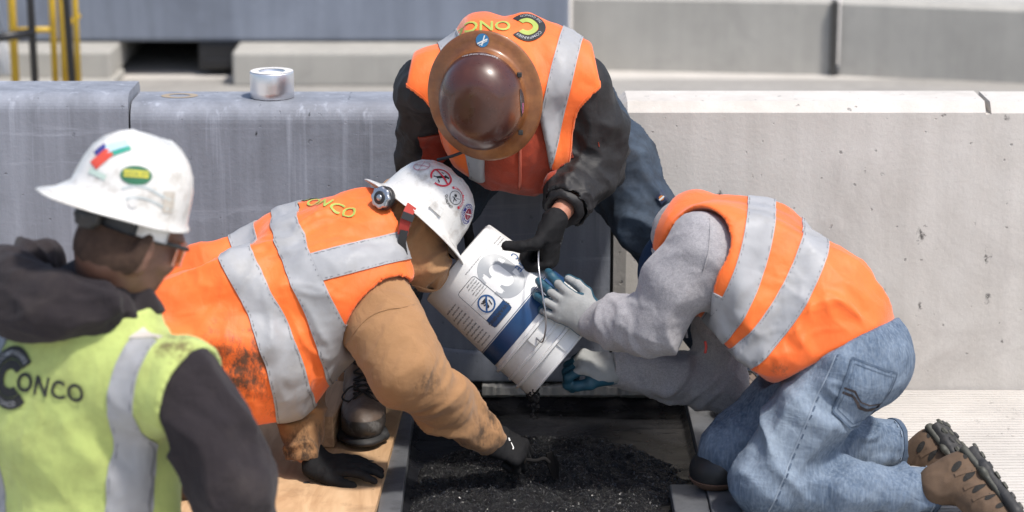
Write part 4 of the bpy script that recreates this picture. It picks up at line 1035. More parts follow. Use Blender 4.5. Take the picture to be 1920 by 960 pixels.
    # gloves
    for nm, hd in (('L', handL), ('R', handR)):
        P, Lh, fr_ = hand_prims(*hd, g=.0022); fo_ = fd if nm == 'L' else nrm(wR - eR); P[0] = loft(hd[0] - fo_ * .006, Lh(.022, 0, 0), (.038, .034), (.038, .024), fr_[1], .02)
        V, F = solid(P, .012, .0034, fold=[dict(dir=fr_[1], f=40, amp=.0012, an=4)], extra=.01, sm=1); gl = link_mesh('glove', V, F, m_glove_b, g); gl['label'] = 'black knit glove gripping the bucket bail' if nm == 'L' else 'black glove hidden behind the white hard hat'
        c0 = hd[0] - fo_ * .024; cy = nrm(fr_[1] - fo_ * fo_.dot(fr_[1])); cz = np.cross(fo_, cy); v, f = tube([c0 + .036 * math.cos(a) * cy + .032 * math.sin(a) * cz for a in np.linspace(0, 6.283, 30)[:-1]], .0075, 8, True)
        if nm == 'L':
            th = bvh(V, F); decal('glove_print', xf2(text2('FIT', .020, .01, .004), t=(.03, -.004), rot=-20), on_surface(th, Lh(0, 0, .03), fr_[0], -nrm(np.cross(fr_[0], fr_[2])), .0012, .1), plain('grey_glove_print', (.12, .12, .13), .6), gl)
    # hat
    Lf = frame_mat(hat_c, hfw, hup)
    prof = [(.0, .127), (.030, .1262), (.052, .1235), (.063, .1195), (.068, .1155), (.082, .104), (.095, .086), (.104, .062), (.108, .034), (.110, .016), (.116, .009), (.130, .005), (.142, .002), (.1465, -.001), (.1475, -.0035), (.1455, -.0045), (.140, -.002), (.116, .004), (.105, .010), (.101, .06), (.09, .085), (.06, .115), (.0, .123)]
    V, F = hat_mesh(Lf, prof, 96, 1.16)
    q = NB('brown_hard_hat'); rad = q.noise(1.2, 5, .6, vec=q.mapping(scale=(30, 3, 30)))
    q.col(q.mix(q.ramp(q.noise(16, 7, .7), .35, .75), q.mix(q.ramp(rad, .4, .7), (.25, .090, .026), (.32, .130, .038)), (.11, .038, .014)))
    q.rough(q.ramp(q.noise(24, 6, .7), .35, .7, .28, .5)); q.b.inputs['Coat Weight'].default_value = .25; q.b.inputs['Coat Roughness'].default_value = .1
    hat = link_mesh('hard_hat', V, F, q.m, g); th = bvh(V, F)
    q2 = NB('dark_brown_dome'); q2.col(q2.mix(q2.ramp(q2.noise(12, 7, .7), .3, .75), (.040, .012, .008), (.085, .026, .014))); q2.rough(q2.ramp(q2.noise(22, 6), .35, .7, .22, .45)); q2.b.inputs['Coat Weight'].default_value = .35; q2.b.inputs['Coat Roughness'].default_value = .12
    sp_ = q2.spot(Lf(.02, .115, .03) - A(*g.location), .085); bc = q2.b.inputs['Base Color'].links[0].from_socket; q2.col(q2.mix(q2.math('MULTIPLY', sp_, .85), bc, (.28, .095, .024)))  # orange spot: the glow of the sunlit side put into the dome colour
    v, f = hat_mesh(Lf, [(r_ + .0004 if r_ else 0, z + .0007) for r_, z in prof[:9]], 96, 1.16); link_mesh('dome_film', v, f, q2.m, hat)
    mp = on_surface(th, Lf(-.148, .005, .03), Lf(0, 1, 0) - Lf(0, 0, 0), Lf(-1, 0, 0) - Lf(0, 0, 0), .0015, .1)
    decal('sticker', disc2(.0165, 24), mp, m_blue_st, hat); mp2 = on_surface(th, Lf(-.148, .005, .03), Lf(0, 1, 0) - Lf(0, 0, 0), Lf(-1, 0, 0) - Lf(0, 0, 0), .0024, .1)
    decal('sticker_mark', cat2(line2((-.013, -.008), (.013, .003), .0035), line2((-.002, -.013), (.006, .012), .003), line2((-.009, -.012), (.012, -.001), .0018)), mp2, m_wht_st, hat)
    for yc, xx in ((-.075, .0),):
        o_ = Lf(xx, .1, .05); nn = Lf(0, 1, .45) - Lf(0, 0, 0); u_ = Lf(1, 0, 0) - Lf(0, 0, 0); v_ = np.cross(nrm(nn), u_)
        decal('sticker', disc2(.036, 26, e=.36), on_surface(th, o_, u_, v_, .0018, .1), plain('black_sticker', (.03, .03, .04), .2, coat=.5), hat)
        decal('sticker_mark', rect2(.0, -.004, .026, .003, .004), on_surface(th, o_, u_, v_, .0028, .1), plain('pink_mark', (.5, .15, .28), .4), hat)
    decal('sticker', arc_text('SAFETY IS NO ACCIDENT', .011, .0, 0) if False else xf2(text2('THE IRON WORKERS', .0095, .012, .004, 'CENTER'), t=(0, 0)), on_surface(th, Lf(-.112, .004, .045), Lf(0, 1, 0) - Lf(0, 0, 0), nrm(Lf(-.5, 0, -.9) - Lf(0, 0, 0)), .0022, .1), plain('silver_print', (.45, .44, .46), .4), hat)
    for yy, xx in ((.098, -.065), (.092, .085)):
        bm = bmesh.new(); p = Lf(xx, yy, .028); bm_box(bm, tuple(p - .006), tuple(p + .006), .002); from_bm('slot_cap', bm, m_susp, hat)
    v, f = tube(spline([U(820, 300, -.66), U(850, 292, -.68), U(880, 280, -.68)], 5), .004, 8); link_mesh('hat_cord', v, f, m_susp, hat)
worker_back()

# ================================================================== worker leaning in with the trowel (white full-brim hat, tan hoodie)
def worker_trowel():
    g = empty('person', tuple(GZ(340, 960, .03)), label='worker in tan hoodie and orange vest leaning in with a trowel', cat='person')
    pel = U(320, 640, -.80); wai = U(450, 598, -.76); che = U(595, 533, -.70); nk = U(700, 452, -.66)
    sR = U(706, 572, -.80); sL = U(655, 430, -.46)
    lat = nrm(sL - sR); ax = nrm(che - pel)
    eR = U(762, 695, -.93); wR = U(918, 824, -.77)
    eL = U(556, 700, -.70); wL = U(570, 884, -.83); wL[2] = .092
    hat_c = U(783, 409, -.62); hup = nrm(A(.66, .24, .72)); hfw = nrm(A(.74, -.02, -.67))
    hc = hat_c - hup * .040
    hp_, hs_, HL = head_prims(hc, hfw, hup)
    tors = [loft(pel, wai, (.165, .14), (.165, .145), lat), loft(wai, che, (.165, .145), (.185, .145), lat), loft(che, nk, (.18, .14), (.085, .085), lat), loft(sR, sL, .072, .072)]
    hR, hL = pel + A(.0, -.09, -.03), pel + A(.0, .10, -.02)
    kR, kL = A(pel[0] + .02, -.92, .10), A(pel[0] + .06, -.66, .10); aR, aL = A(pel[0] - .42, -.93, .09), A(pel[0] - .38, -.62, .09)
    legs = chain([hR, kR, aR], [.11, .08, .05]) + chain([hL, kL, aL], [.11, .08, .05])
    armR = chain([sR, eR, wR], [.058, .042, .026]); armL = chain([sL, eL, wL], [.058, .042, .024])
    curl = [(55, 80, 50), (58, 82, 52), (60, 84, 52), (62, 84, 52)]
    handR = (wR, A(.90, -.05, -.40), A(.30, -.62, .72), 'R', curl, [(.7, .5, -.6), (.85, .1, -.6), (.9, -.3, -.4)])
    handL = (wL + A(.016, -.003, -.022), A(1.0, -.20, -.02), A(.05, -.22, 1.0), 'L', [(0, 14, 12), (-2, 12, 12), (0, 14, 14), (4, 18, 15)], [(.90, .42, -.18), (.98, .12, -.15), (1, .0, -.12)], 3)
    nkp = [loft(nk, hc - hup * .05, .065, .06)]
    V, F = solid(grow(tors + legs, -.03) + armR + armL + hp_ + nkp + hand_prims(*handL, g=-.004)[0][1:] + hand_prims(*handR, g=-.004)[0][1:], .035, .006, hs_)
    link_mesh('body', V, F, m_skin_l, g)
    jp = chain([hR, kR, aR], [.125, .10, .07]) + chain([hL, kL, aL], [.125, .10, .07]) + [loft(pel, wai, (.18, .155), (.17, .15), lat)]
    V, F = solid(jp, .05, .009, fold=[dict(dir=A(0, 1, .2), f=12, amp=.006, an=5)]); tz = link_mesh('trousers', V, F, fabric('brown_duck_trousers', (.10, .065, .04), weave=900), g)
    mbt = plain('brown_boot_leather', (.07, .045, .03), .6)
    for a in (aR, aL): boot(g, 'boot', a + A(-.02, 0, -.01), A(-.35, 0, -.8), A(-.9, 0, .4), mbt, m_sol)
    # hoodie
    ja = nrm(eR - sR); jf = nrm(wR - eR); pb = nrm(np.cross(jf, A(0, 1, 0)))
    jt = [loft(pel, wai, (.18, .155), (.18, .16), lat), loft(wai, che, (.172, .15), (.19, .148), lat), loft(che, nk, (.185, .145), (.10, .095), lat), loft(sR, sL, .088, .084)]
    aR_ = chain([sR, sR * .5 + eR * .5 + A(-.004, 0, .004), eR, eR * .55 + wR * .45, wR - jf * .01], [(.090), (.096), (.084), (.070), (.046)]); aL_ = chain([sL, eL, eL * .4 + wL * .6, wL], [.085, .068, .056, .047])
    # hood over the head, its rim round the jaw
    hood = [ell(HL(-.018, 0, .015), (.112, .096, .115), hfw, hup, .03), ell(HL(.012, 0, -.065), (.092, .088, .075), hfw, hup, .03), loft(HL(-.06, 0, -.06), nk + A(-.01, 0, .01), .092, .105), ell(HL(-.125, 0, -.035), (.03, .075, .055), hfw, hup, .03), ell(HL(.02, .06, -.085), (.050, .036, .044), hfw, hup, .02), ell(U(800, 500, -.685), (.060, .055, .062), hfw, hup, .03)]
    hsub = [ell(HL(.118, -.02, -.055), (.050, .050, .08), hfw, hup), ]
    spots = [(wR - jf * .06 - A(*g.location), .15), (eR + A(.07, -.1, -.02) - A(*g.location), .10), (wL - A(*g.location), .16)]
    mt = fabric('tan_canvas', (.355, .195, .092), (.285, .150, .068), 4, dirt=(.045, .028, .018), dirt_amt=.22, dirt_scale=6, spots=spots, weave=900, wb=.0008, crease=.0022, rough=.9, sheen=.15)
    fo = [dict(dir=np.cross(ja, A(0, 1, .3)), f=10, amp=.009, an=5, c=eR, r=.16), dict(dir=pb + .35 * jf, f=14, amp=.013, an=5, c=eR * .4 + wR * .6, r=.14), dict(dir=A(.5, 0, -1), f=8, amp=.004, an=5, c=sR, r=.18), dict(dir=pb, f=25, amp=.006, an=6, c=wR, r=.10), dict(dir=A(1, 0, .1), f=18, amp=.009, an=5, c=(eL + wL * 2) / 3, r=.12)]
    V, F = solid(jt + aR_ + aL_, .045, .006, subs=[loft(wR + jf * .07, wR + jf * .15, .06, .08), loft(wL - A(-.01, 0, .082), wL - A(0, 0, .2), .085, .1)], fold=fo)
    hd = link_mesh('hoodie', V, F, mt, g); tj = bvh(V, F)
    V, F = solid(hood, .035, .0052, subs=hsub, fold=[dict(dir=nrm(hup + .4 * hfw), f=15, amp=.007, an=4), dict(dir=A(.3, 0, 1), f=20, amp=.006, an=5, c=nk, r=.12)]); ho = link_mesh('hood', V, F, mt, hd)
    v, f = clip(V, F, [lambda P: .100 - np.linalg.norm((P - HL(.105, 0, -.055)) @ np.stack([hfw / .62, np.cross(hfw, hup) / .70, hup / .95], 1), axis=1)])
    if len(f): v, f = shell(v, f, None, .0035, .005); link_mesh('hood_hem', v, f, mt, ho)
    # shoulder seam
    mps = on_surface(tj, sR + (eR - sR) * .18 + A(0, -.05, .0), nrm(A(.8, 0, .45)), nrm(A(-.45, 0, .8)), .0015, .3)
    sm = [mps(-.11 + .22 * t, -.012 + .05 * math.sin(t * 3.1)) for t in np.linspace(0, 1, 16)]; sm = [p for p in sm if p is not None]
    if len(sm) > 3: v, f = tube(sm, .0012, 6); link_mesh('shoulder_seam', v, f, mt, hd)
    # black scarf below the hood
    V, F = solid([ell(HL(.055, .0, -.120), (.055, .062, .042), hfw, hup), ell(HL(.10, .01, -.10), (.03, .045, .03), hfw, hup)], .03, .006, fold=[dict(dir=A(0, 1, 0), f=24, amp=.004, an=5)]); link_mesh('neck_gaiter', V, F, m_susp, g)
    V, F = solid([loft(HL(.03, .055, -.145), HL(.07, .05, -.16), .016, .014)], .01, .005); link_mesh('collar_lining', V, F, m_red, g)
    # vest
    hang = U(520, 700, -.84)
    vt = [loft(pel - ax * .04, wai, (.200, .175), (.195, .175), lat), loft(wai, che, (.195, .175), (.215, .176), lat), loft(che, nk - ax * .01, (.213, .172), (.15, .135), lat), loft(sR - ja * .012, sL, .108, .108, None, .06),
          loft(U(440, 650, -.80), U(560, 650, -.74), (.135, .12), (.135, .10), lat, .08), ell(hang, (.085, .10, .085), (1, 0, .2), (0, 0, 1), .09), ell(U(540, 735, -.80), (.062, .085, .06), (1, 0, .2), (0, 0, 1), .06), ell(U(420, 690, -.83), (.13, .12, .12), k=.08)]
    subs = [loft(sR + ja * .012, eR, (.106), (.15)), loft(sL + A(0, 0, .0), eL, .105, .14), loft(nk + A(.012, 0, .0), HL(0, 0, -.02), .105, .15)]
    fo = [dict(dir=np.cross(ax, A(.0, 1, .2)) + ax * .2, f=9, amp=.0, an=5), dict(dir=nrm(ax * A(1, 1, .3)), f=14, amp=.012, an=9, ridge=False), dict(dir=nrm(A(.9, -.2, -.55)), f=11, amp=.009, an=7, c=U(380, 560, -.95), r=.25), dict(dir=nrm(A(.35, 0, -1)), f=13, amp=.009, an=4.5, c=hang, r=.16), dict(dir=nrm(A(1, 0, .05)), f=9, amp=.008, an=7, ridge=False), dict(dir=nrm(A(.9, 0, .35)), f=22, amp=.0035, an=8, c=U(560, 420, -.8), r=.22), dict(dir=nrm(A(.6, 0, -.8)), f=17, amp=.006, an=6, c=U(620, 650, -.9), r=.12)]
    gl0 = A(*g.location)
    V, F = solid(vt, .06, .0062, subs=subs, planes=[(U(520, 798, -.82), A(.25, .1, -1)), (U(668, 690, -.9), A(.85, 0, -.62))], fold=fo, ks=.012, calm=True)
    tuck(hd, g, vt, .06, subs, [(U(520, 798, -.82), A(.25, .1, -1)), (U(668, 690, -.9), A(.85, 0, -.62))], .032); tuck(ho, g, vt, .06, subs, (), .018); tuck(tz, g, vt, .06, subs, (), .055)
    vm = m_orange('orange_vest_soiled', spots=[(U(450, 690, -.98) - gl0, .20), (U(540, 740, -.92) - gl0, .12), (U(400, 560, -1.0) - gl0, .08)], amt=.18)
    vs = link_mesh('safety_vest', V, F, vm, g); tv = bvh(V, F); binding(V, F, subs[:1], vm, vs)
    bn = nrm(A(.84, -.08, .46)); bend = nrm(np.cross(bn, lat))
    bulge = dict(bend=A(0, 0, 1), amt=.55)
    stripe('reflective_strip', V, F, [band_f(U(486, 592, -.98), bn, .037, A(0, 0, 1), 1.0)], TAPE, vs)
    b2 = band_f(U(580, 555, -.95), bn, .037, A(0, 0, 1), 1.0); stripe('reflective_strip', V, F, [b2], TAPE, vs)
    up2 = lambda P: (P - U(580, 555, -.95)) @ bn + 1.0 * (P[:, 2] - U(580, 555, -.95)[2]) ** 2 - .036
    c1, c2 = U(590, 503, -.86), U(745, 462, -.82); sd_ = nrm(c2 - c1); rad_ = nrm((c1 + c2) / 2 - (che + nk) / 2); nn = nrm(np.cross(sd_, rad_))
    stripe('reflective_strip', V, F, [band_f((c1 + c2) / 2, nn, .036), up2, lambda P: (P - che) @ rad_], TAPE, vs)
    stripe('reflective_strip', V, F, [band_f(U(640, 690, -.9), nrm(A(.55, 0, .83)), .03), up2, lambda P: .585 - P[:, 2] - .15, lambda P: P[:, 0] - U(632, 690, -.9)[0]], TAPE, vs)
    # emblem near the nape, seen side on
    oo = U(570, 405, -.62); ux = nrm(A(.80, -.52, -.10)); vy = nrm(A(.36, .36, .42))
    outw = nrm(A(-.25, -.30, .92)); uu = nrm(A(.72, -.62, .05)); vv = nrm(np.cross(outw, uu))
    emblem(tv, oo, uu, vv, vs, .050, m_blk_p, m_lime_p)
    decal('emblem_word', xf2(text2('ONCO', .050, .012, .008), t=(.040, -.018)), on_surface(tv, oo, uu, vv, .0035, .3), m_lime_p, vs)
    bm = bmesh.new(); p = U(682, 402, -.70); v, f = tube([p + A(-.012, 0, .02), p + A(.008, -.01, -.012)], .004, 8); bm.free(); link_mesh('collar_tag', v, f, m_wht_st, vs)
    # gloves
    for nm, h_ in (('R', handR), ('L', handL)):
        P, Lh, fr_ = hand_prims(*h_, g=.0026); fo_ = jf if nm == 'R' else nrm(wL - eL); P[0] = loft(h_[0] - fo_ * (.06 if nm == 'R' else .035), Lh(.022, 0, 0), (.035, .034), (.038, .024), fr_[1], .02)
        V, F = solid(P, .012, .0034, fold=[dict(dir=fr_[1], f=40, amp=.0014, an=4)], extra=.01, sm=1); gl = link_mesh('glove', V, F, m_glove_b, g)
        gl['label'] = 'black glove holding the trowel' if nm == 'R' else 'black glove planted flat on the plywood'
        if nm == 'R':
            t_ = bvh(V, F); mp = on_surface(t_, Lh(.05, 0, .02), fr_[0], np.cross(fr_[2], fr_[0]), .0014, .08)
            decal('glove_print', cat2(line2((-.008, .012), (-.003, .006), .005), line2((.002, .004), (.012, -.006), .0022), line2((.012, -.006), (.013, -.012), .003)), mp, m_wht_st, gl)
    # hat
    Lf = frame_mat(hat_c, hfw, hup)
    def warp(x, y, z, a, k):
        if 1 <= k <= 7: z = z + .004 * math.exp(-(y / .012) ** 2) * (1 if z > .05 else .5)
        if 8 <= k <= 18: z = z - .007 * (math.cos(a)) ** 2 + .006 * abs(math.sin(a))
        return x, y, z
    V, F = hat_mesh(Lf, FULL_PROF, 96, 1.10, warp); hat = link_mesh('hard_hat', V, F, m_white_hat, g); th = bvh(V, F)
    f_, l_, u_ = hfw, Lf(0, 1, 0) - Lf(0, 0, 0), hup; rt = -l_                     # rt = the worker's right, towards the camera
    def side(phi, el): return nrm(math.cos(R(el)) * (math.cos(R(phi)) * rt + math.sin(R(phi)) * f_) + math.sin(R(el)) * u_)
    def sticker(phi, el, dist=.09, rot=0):
        n_ = side(phi, el); o_ = Lf(0, 0, .03) + n_ * dist; u2 = nrm(np.cross(u_, n_)); v2 = np.cross(n_, u2)
        c_, s_ = math.cos(R(rot)), math.sin(R(rot)); return lambda off: on_surface(th, o_, u2 * c_ + v2 * s_, -u2 * s_ + v2 * c_, off, .12)
    s1 = sticker(-22, 45, rot=-12); decal('sticker', cat2(ring2(.024, .0285, -75, 250, 40), line2((-.025, .003), (.025, .003), .0045)), s1(.002), m_red_st, hat)
    decal('sticker_mark', cat2(line2((-.004, -.012), (.006, .012), .007), line2((.0, .013), (.012, .017), .006), line2((-.012, .01), (-.006, .014), .003), line2((-.003, -.01), (-.012, -.016), .003), line2((.003, -.012), (.012, -.015), .003), line2((.004, .004), (.014, .006), .003)), s1(.0014), m_blk_p, hat)
    s2 = sticker(18, 36, rot=-20); decal('sticker', ring2(.0225, .0290, -20, 160, 30), s2(.0016), m_red_st, hat)
    decal('sticker_print', cat2(arc_text('RIGGING TRAINED', .0072, .0232, 70, .02)), s2(.0025), m_wht_st, hat); decal('sticker_print', arc_text('QUALIFIED', .0085, .0285, 262, .02, True), s2(.0016), m_blk_p, hat)
    decal('sticker_mark', cat2(ring2(.0165, .0178, n=30), disc2(.004, 10, (-.004, .003)), line2((-.008, -.006), (.008, -.004), .002), line2((.003, .0), (.010, .008), .0015), line2((-.002, -.002), (.004, -.012), .002)), s2(.0016), m_blk_p, hat)
    s3 = sticker(54, 30, rot=-28); decal('sticker', disc2(.0275, 32), s3(.0014), m_navy_st, hat); decal('sticker_ring', ring2(.0262, .0275, n=36), s3(.0026), m_wht_st, hat); decal('sticker_ring', ring2(.0150, .0165, n=36), s3(.0026), m_wht_st, hat)
    decal('sticker_mark', disc2(.0145, 20), s3(.0022), plain('maroon_sticker', (.28, .04, .07), .4), hat); decal('sticker_mark', cat2(line2((-.009, -.009), (.010, .008), .0022), line2((-.010, .002), (.008, -.008), .0012)), s3(.0032), m_wht_st, hat)
    decal('sticker_print', cat2(arc_text('BUILDING TRADES', .0072, .0188, 90, .02), ), s3(.0026), m_wht_st, hat); decal('sticker_print', arc_text('LOCAL UNION', .0072, .0240, 270, .02, True), s3(.0026), m_wht_st, hat)
    s4 = sticker(-62, 38, rot=-10); decal('sticker', cat2(ring2(.020, .0215, n=34), line2((-.015, -.013), (.015, .013), .0016), line2((-.015, .013), (.015, -.013), .0012)), s4(.0016), plain('faded_red', (.5, .15, .2), .5), hat)
    s5 = sticker(5, 6, rot=0); bmv = bmesh.new(); 
    pts = [s5(o_)(x, y) for o_ in (-.004, .007) for x, y in ((-.019, -.006), (.019, -.006), (.014, .014), (-.014, .014))]
    if all(p is not None for p in pts):
        vs_ = [bmv.verts.new(tuple(p)) for p in pts]; bmesh.ops.convex_hull(bmv, input=vs_); from_bm('accessory_slot', bmv, m_white_hat, hat)
    # suspension band, ratchet knob and red chin strap
    bp = [Lf(-.100 * math.cos(t) * 1.02, -.088 * math.sin(t), -.030 - .008 * math.cos(t)) for t in np.linspace(-1.5, 2.2, 26)]
    Vb = []; Fb = []
    for p in bp: Vb += [p + u_ * .012, p - u_ * .012]
    for i in range(len(bp) - 1): Fb.append([2 * i, 2 * i + 2, 2 * i + 3, 2 * i + 1])
    T_ = np.array(Fb); T_ = np.concatenate([T_[:, [0, 1, 2]], T_[:, [0, 2, 3]]]); v, f = shell(np.array(Vb), T_, None, .018, .005) ; link_mesh('suspension_band', v, f, m_susp, hat)
    kc = U(716, 371, -.745); kn = nrm(A(-.52, -.80, .25)); ku = nrm(np.cross(kn, A(0, 0, 1))); kv = np.cross(kn, ku)
    def gear(r0, d0, d1, lob, n=60):
        V_ = []
        for d_, sc in ((d0, 1), (d1, 1), (d1 + .002, .86)):
            for i in range(n): a = 2 * math.pi * i / n; r_ = r0 * sc * (1 + lob * math.cos(8 * a)); V_.append(kc + kn * d_ + r_ * (math.cos(a) * ku + math.sin(a) * kv))
        F_ = [[k * n + i, k * n + (i + 1) % n, (k + 1) * n + (i + 1) % n, (k + 1) * n + i] for k in range(2) for i in range(n)] + [[2 * n + i for i in range(n)], [i for i in range(n)][::-1]]
        return V_, F_
    v, f = gear(.030, -.016, -.002, .0); link_mesh('ratchet_housing', np.array(v), f, m_susp, hat)
    v, f = gear(.027, -.002, .008, .06); kb = link_mesh('ratchet_knob', np.array(v), f, m_chrome, hat)
    v, f = gear(.017, .008, .0105, .0); link_mesh('knob_cap', np.array(v), f, m_susp, hat)
    v, f = gear(.008, .0108, .0125, .0); link_mesh('knob_cap', np.array(v), f, m_chrome, hat)
    def strap(pts, w, mat, nm, t=.004):
        pp = spline(pts, 6); Vs = []; Fs = []
        for i, p in enumerate(pp):
            d_ = nrm(pp[min(i + 1, len(pp) - 1)] - pp[max(i - 1, 0)]); wv = nrm(np.cross(d_, A(.1, -1, .15))); Vs += [p - wv * w / 2, p + wv * w / 2]
        for i in range(len(pp) - 1): Fs += [[2 * i, 2 * i + 1, 2 * i + 3], [2 * i, 2 * i + 3, 2 * i + 2]]
        v, f = shell(np.array(Vs), np.array(Fs), None, t / 2, t); link_mesh(nm, v, f, mat, hat)
    strap([U(772, 386, -.745), U(765, 400, -.778), U(760, 415, -.785), U(755, 440, -.785)], .026, m_red, 'chin_strap')
    strap([U(767, 400, -.783), U(762, 413, -.788)], .030, m_susp, 'strap_buckle', .008)
    strap([U(758, 432, -.788), U(754, 455, -.79), U(757, 478, -.787)], .020, m_susp, 'chin_strap')
worker_trowel()

# ================================================================== worker kneeling on the right (grey hoodie, jeans)
def worker_right():
    g = empty('person', tuple(GZ(1560, 960, 0)), label='worker in grey hoodie, orange vest and jeans kneeling at the right', cat='person'); gl0 = A(*g.location)
    pel = U(1600, 655, -.87); wai = U(1525, 585, -.84); che = U(1405, 500, -.77); nk = U(1292, 440, -.68)
    sN = U(1322, 462, -.86); sF = U(1340, 440, -.50)
    lat = nrm(sF - sN + A(-.05, 0, .12)); ax = nrm(che - pel)
    eN = U(1222, 604, -.86); wN = U(1112, 606, -.75)
    eF = U(1352, 722, -.56); wF = U(1152, 690, -.64)
    hc = U(1292, 520, -.60); hfw = nrm(A(-.30, .1, -.95)); hup = nrm(A(-.95, 0, .30))
    hp_, hs_, HL = head_prims(hc, hfw, hup)
    tors = [loft(pel, wai, (.165, .125), (.155, .125), lat), loft(wai, che, (.155, .125), (.18, .13), lat), loft(che, nk, (.175, .125), (.08, .08), lat), loft(sN, sF, .066, .066)]
    hN, hF = U(1578, 690, -.95), U(1592, 684, -.74)
    kN, kF = U(1420, 985, -1.03), U(1372, 880, -.82); kN[2] = .085; kF[2] = .085
    aN, aF = U(1738, 935, -1.0), U(1668, 838, -.64); aN[2] = .052; aF[2] = .060
    legs = chain([hN, kN, aN], [.105, .075, .05]) + chain([hF, kF, aF], [.105, .075, .05])
    armN = chain([sN, eN, wN], [.056, .040, .025]); armF = chain([sF, eF, wF], [.056, .040, .025])
    handN = (wN, A(-.80, .10, .46), A(-.30, -.90, .25), 'L', [(8, 26, 24), (10, 28, 24), (14, 30, 24), (20, 32, 24)], [(.75, .6, -.45), (.9, .15, -.5), (.95, -.05, -.4)], 8)
    handF = (wF, A(-.93, -.10, .22), A(.28, -.42, .86), 'R', [(48, 55, 35), (52, 58, 35), (56, 60, 35), (60, 60, 35)], [(.8, .35, -.5), (.9, -.05, -.5), (.9, -.3, -.4)], 5)
    V, F = solid(grow(tors + legs, -.035) + armN + armF + hp_ + [loft(nk, hc - hup * .04, .06, .058)] + hand_prims(*handN, g=-.004)[0][1:] + hand_prims(*handF, g=-.004)[0][1:], .035, .006, hs_); link_mesh('body', V, F, m_skin_l, g)
    # dark cap on the lowered head
    V, F = solid([ell(HL(-.012, 0, .045), (.112, .094, .092), hfw, hup), loft(HL(.07, 0, .03), HL(.15, 0, .02), (.075, .012), (.055, .008), np.cross(hfw, hup))], .02, .006, planes=[(HL(0, 0, .005), -hup)]); link_mesh('cap', V, F, fabric('navy_cap', (.012, .03, .07), weave=800), g)
    # jeans
    mid = lambda a, b, t: a * (1 - t) + b * t
    jp = chain([hN, mid(hN, kN, .5) + A(.012, 0, .012), kN + A(.01, 0, .015)], [.126, .100, .084], None) + chain([kN + A(.02, 0, -.005), mid(kN, aN, .5), aN], [.072, .066, .062]) + chain([hF, mid(hF, kF, .5), kF + A(.0, 0, .01)], [.135, .11, .088]) + chain([kF + A(.02, 0, 0), mid(kF, aF, .55), aF], [.078, .072, .066])
    jp += [loft(pel + A(.02, 0, -.02), wai, (.172, .135), (.160, .128), lat), ell(U(1588, 662, -.93), (.100, .105, .104), k=.045), ell(U(1592, 658, -.74), (.098, .10, .10), k=.045)]
    tdN = nrm(kN - hN); ac = nrm(aN - kN); af = nrm(aF - kF)
    cut = [(aN + ac * .030, ac + A(0, 0, .12))]
    fo = [dict(dir=nrm(np.cross(tdN, A(0, 1, 0)) + .25 * tdN), f=12, amp=.010, an=5, c=U(1480, 760, -1.05), r=.22), dict(dir=tdN + A(.3, 0, .2), f=11, amp=.007, an=5, c=kN + A(.05, 0, .12), r=.17), dict(dir=A(.2, .2, 1), f=15, amp=.011, an=4, c=aN - ac * .07, r=.12), dict(dir=A(.2, .2, 1), f=17, amp=.012, an=4, c=aF - af * .05, r=.14), dict(dir=A(.8, 0, .4), f=14, amp=.007, an=5, c=U(1600, 860, -1.0), r=.12), dict(dir=tdN, f=9, amp=.004, an=4)]
    V, F = solid(jp, .035, .0058, subs=[loft(aN + ac * .145, aN + ac * .3, .13, .14), loft(aF + af * .145, aF + af * .3, .13, .14), loft(wai + ax * .17, wai + ax * .4, .20, .22)], fold=fo)
    q = NB('washed_denim'); c = q.mix(q.ramp(q.noise(8, 7, .68), .36, .64), (.050, .076, .120), (.165, .208, .268))
    wv = q.mapping(scale=(150, 150, 22), rot=(0, .55, 0)); c = q.mix(q.math('MULTIPLY', q.ramp(q.noise(1.0, 3, .6, vec=wv), .35, .7), .40), c, (.30, .37, .455))
    wr = q.mapping(scale=(190, 190, 30), rot=(0, .62, 0), loc=(3, 1, 2)); c = q.mix(q.math('MULTIPLY', q.ramp(q.noise(1.0, 2, .6, vec=wr), .4, .7), .35), c, (.075, .12, .20))
    fade = q.spot(U(1455, 800, -1.12) - gl0, .22); c = q.mix(q.math('MULTIPLY', fade, .40), c, (.38, .44, .50))
    q.col(c); q.rough(.9); q.b.inputs['Specular IOR Level'].default_value = .2; q.bump(q.noise(30, 6, .6, dist=.5), .006, .5); q.bump(q.math('ABSOLUTE', q.math('SUBTRACT', q.noise(11, 3, .5, vec=q.mapping(scale=(.6, 1, 1.3), rot=(0, .6, 0)), dist=1.3), .5)), .009, .6); q.bump(q.noise(1.0, 2, .5, vec=wv), .0012, .5); mj = q.m
    jn = link_mesh('jeans', V, F, mj, g); tr = bvh(V, F); VJ, FJ = V, F
    md = fabric('dark_denim_seam', (.060, .088, .135), (.090, .122, .170), 40, weave=1200); ml = fabric('light_denim_seam', (.25, .30, .37), weave=1200); mst = fabric('brown_stitch', (.055, .045, .045), weave=900)
    # pocket patch, its stitching, the side seam, hems and the belt
    oP = U(1616, 735, -1.02); pu = nrm(A(.93, .05, -.30)); pv = nrm(A(.32, .1, .95)); mk = lambda off: on_surface(tr, oP, pu, pv, off, .3)
    w_, h_ = .066, .080; poly = [(-w_ * .98, h_), (w_ * 1.0, h_ * .86), (w_ * .78, -h_ * .85), (-.006, -h_ * 1.12), (-w_ * 1.02, -h_ * .72)]
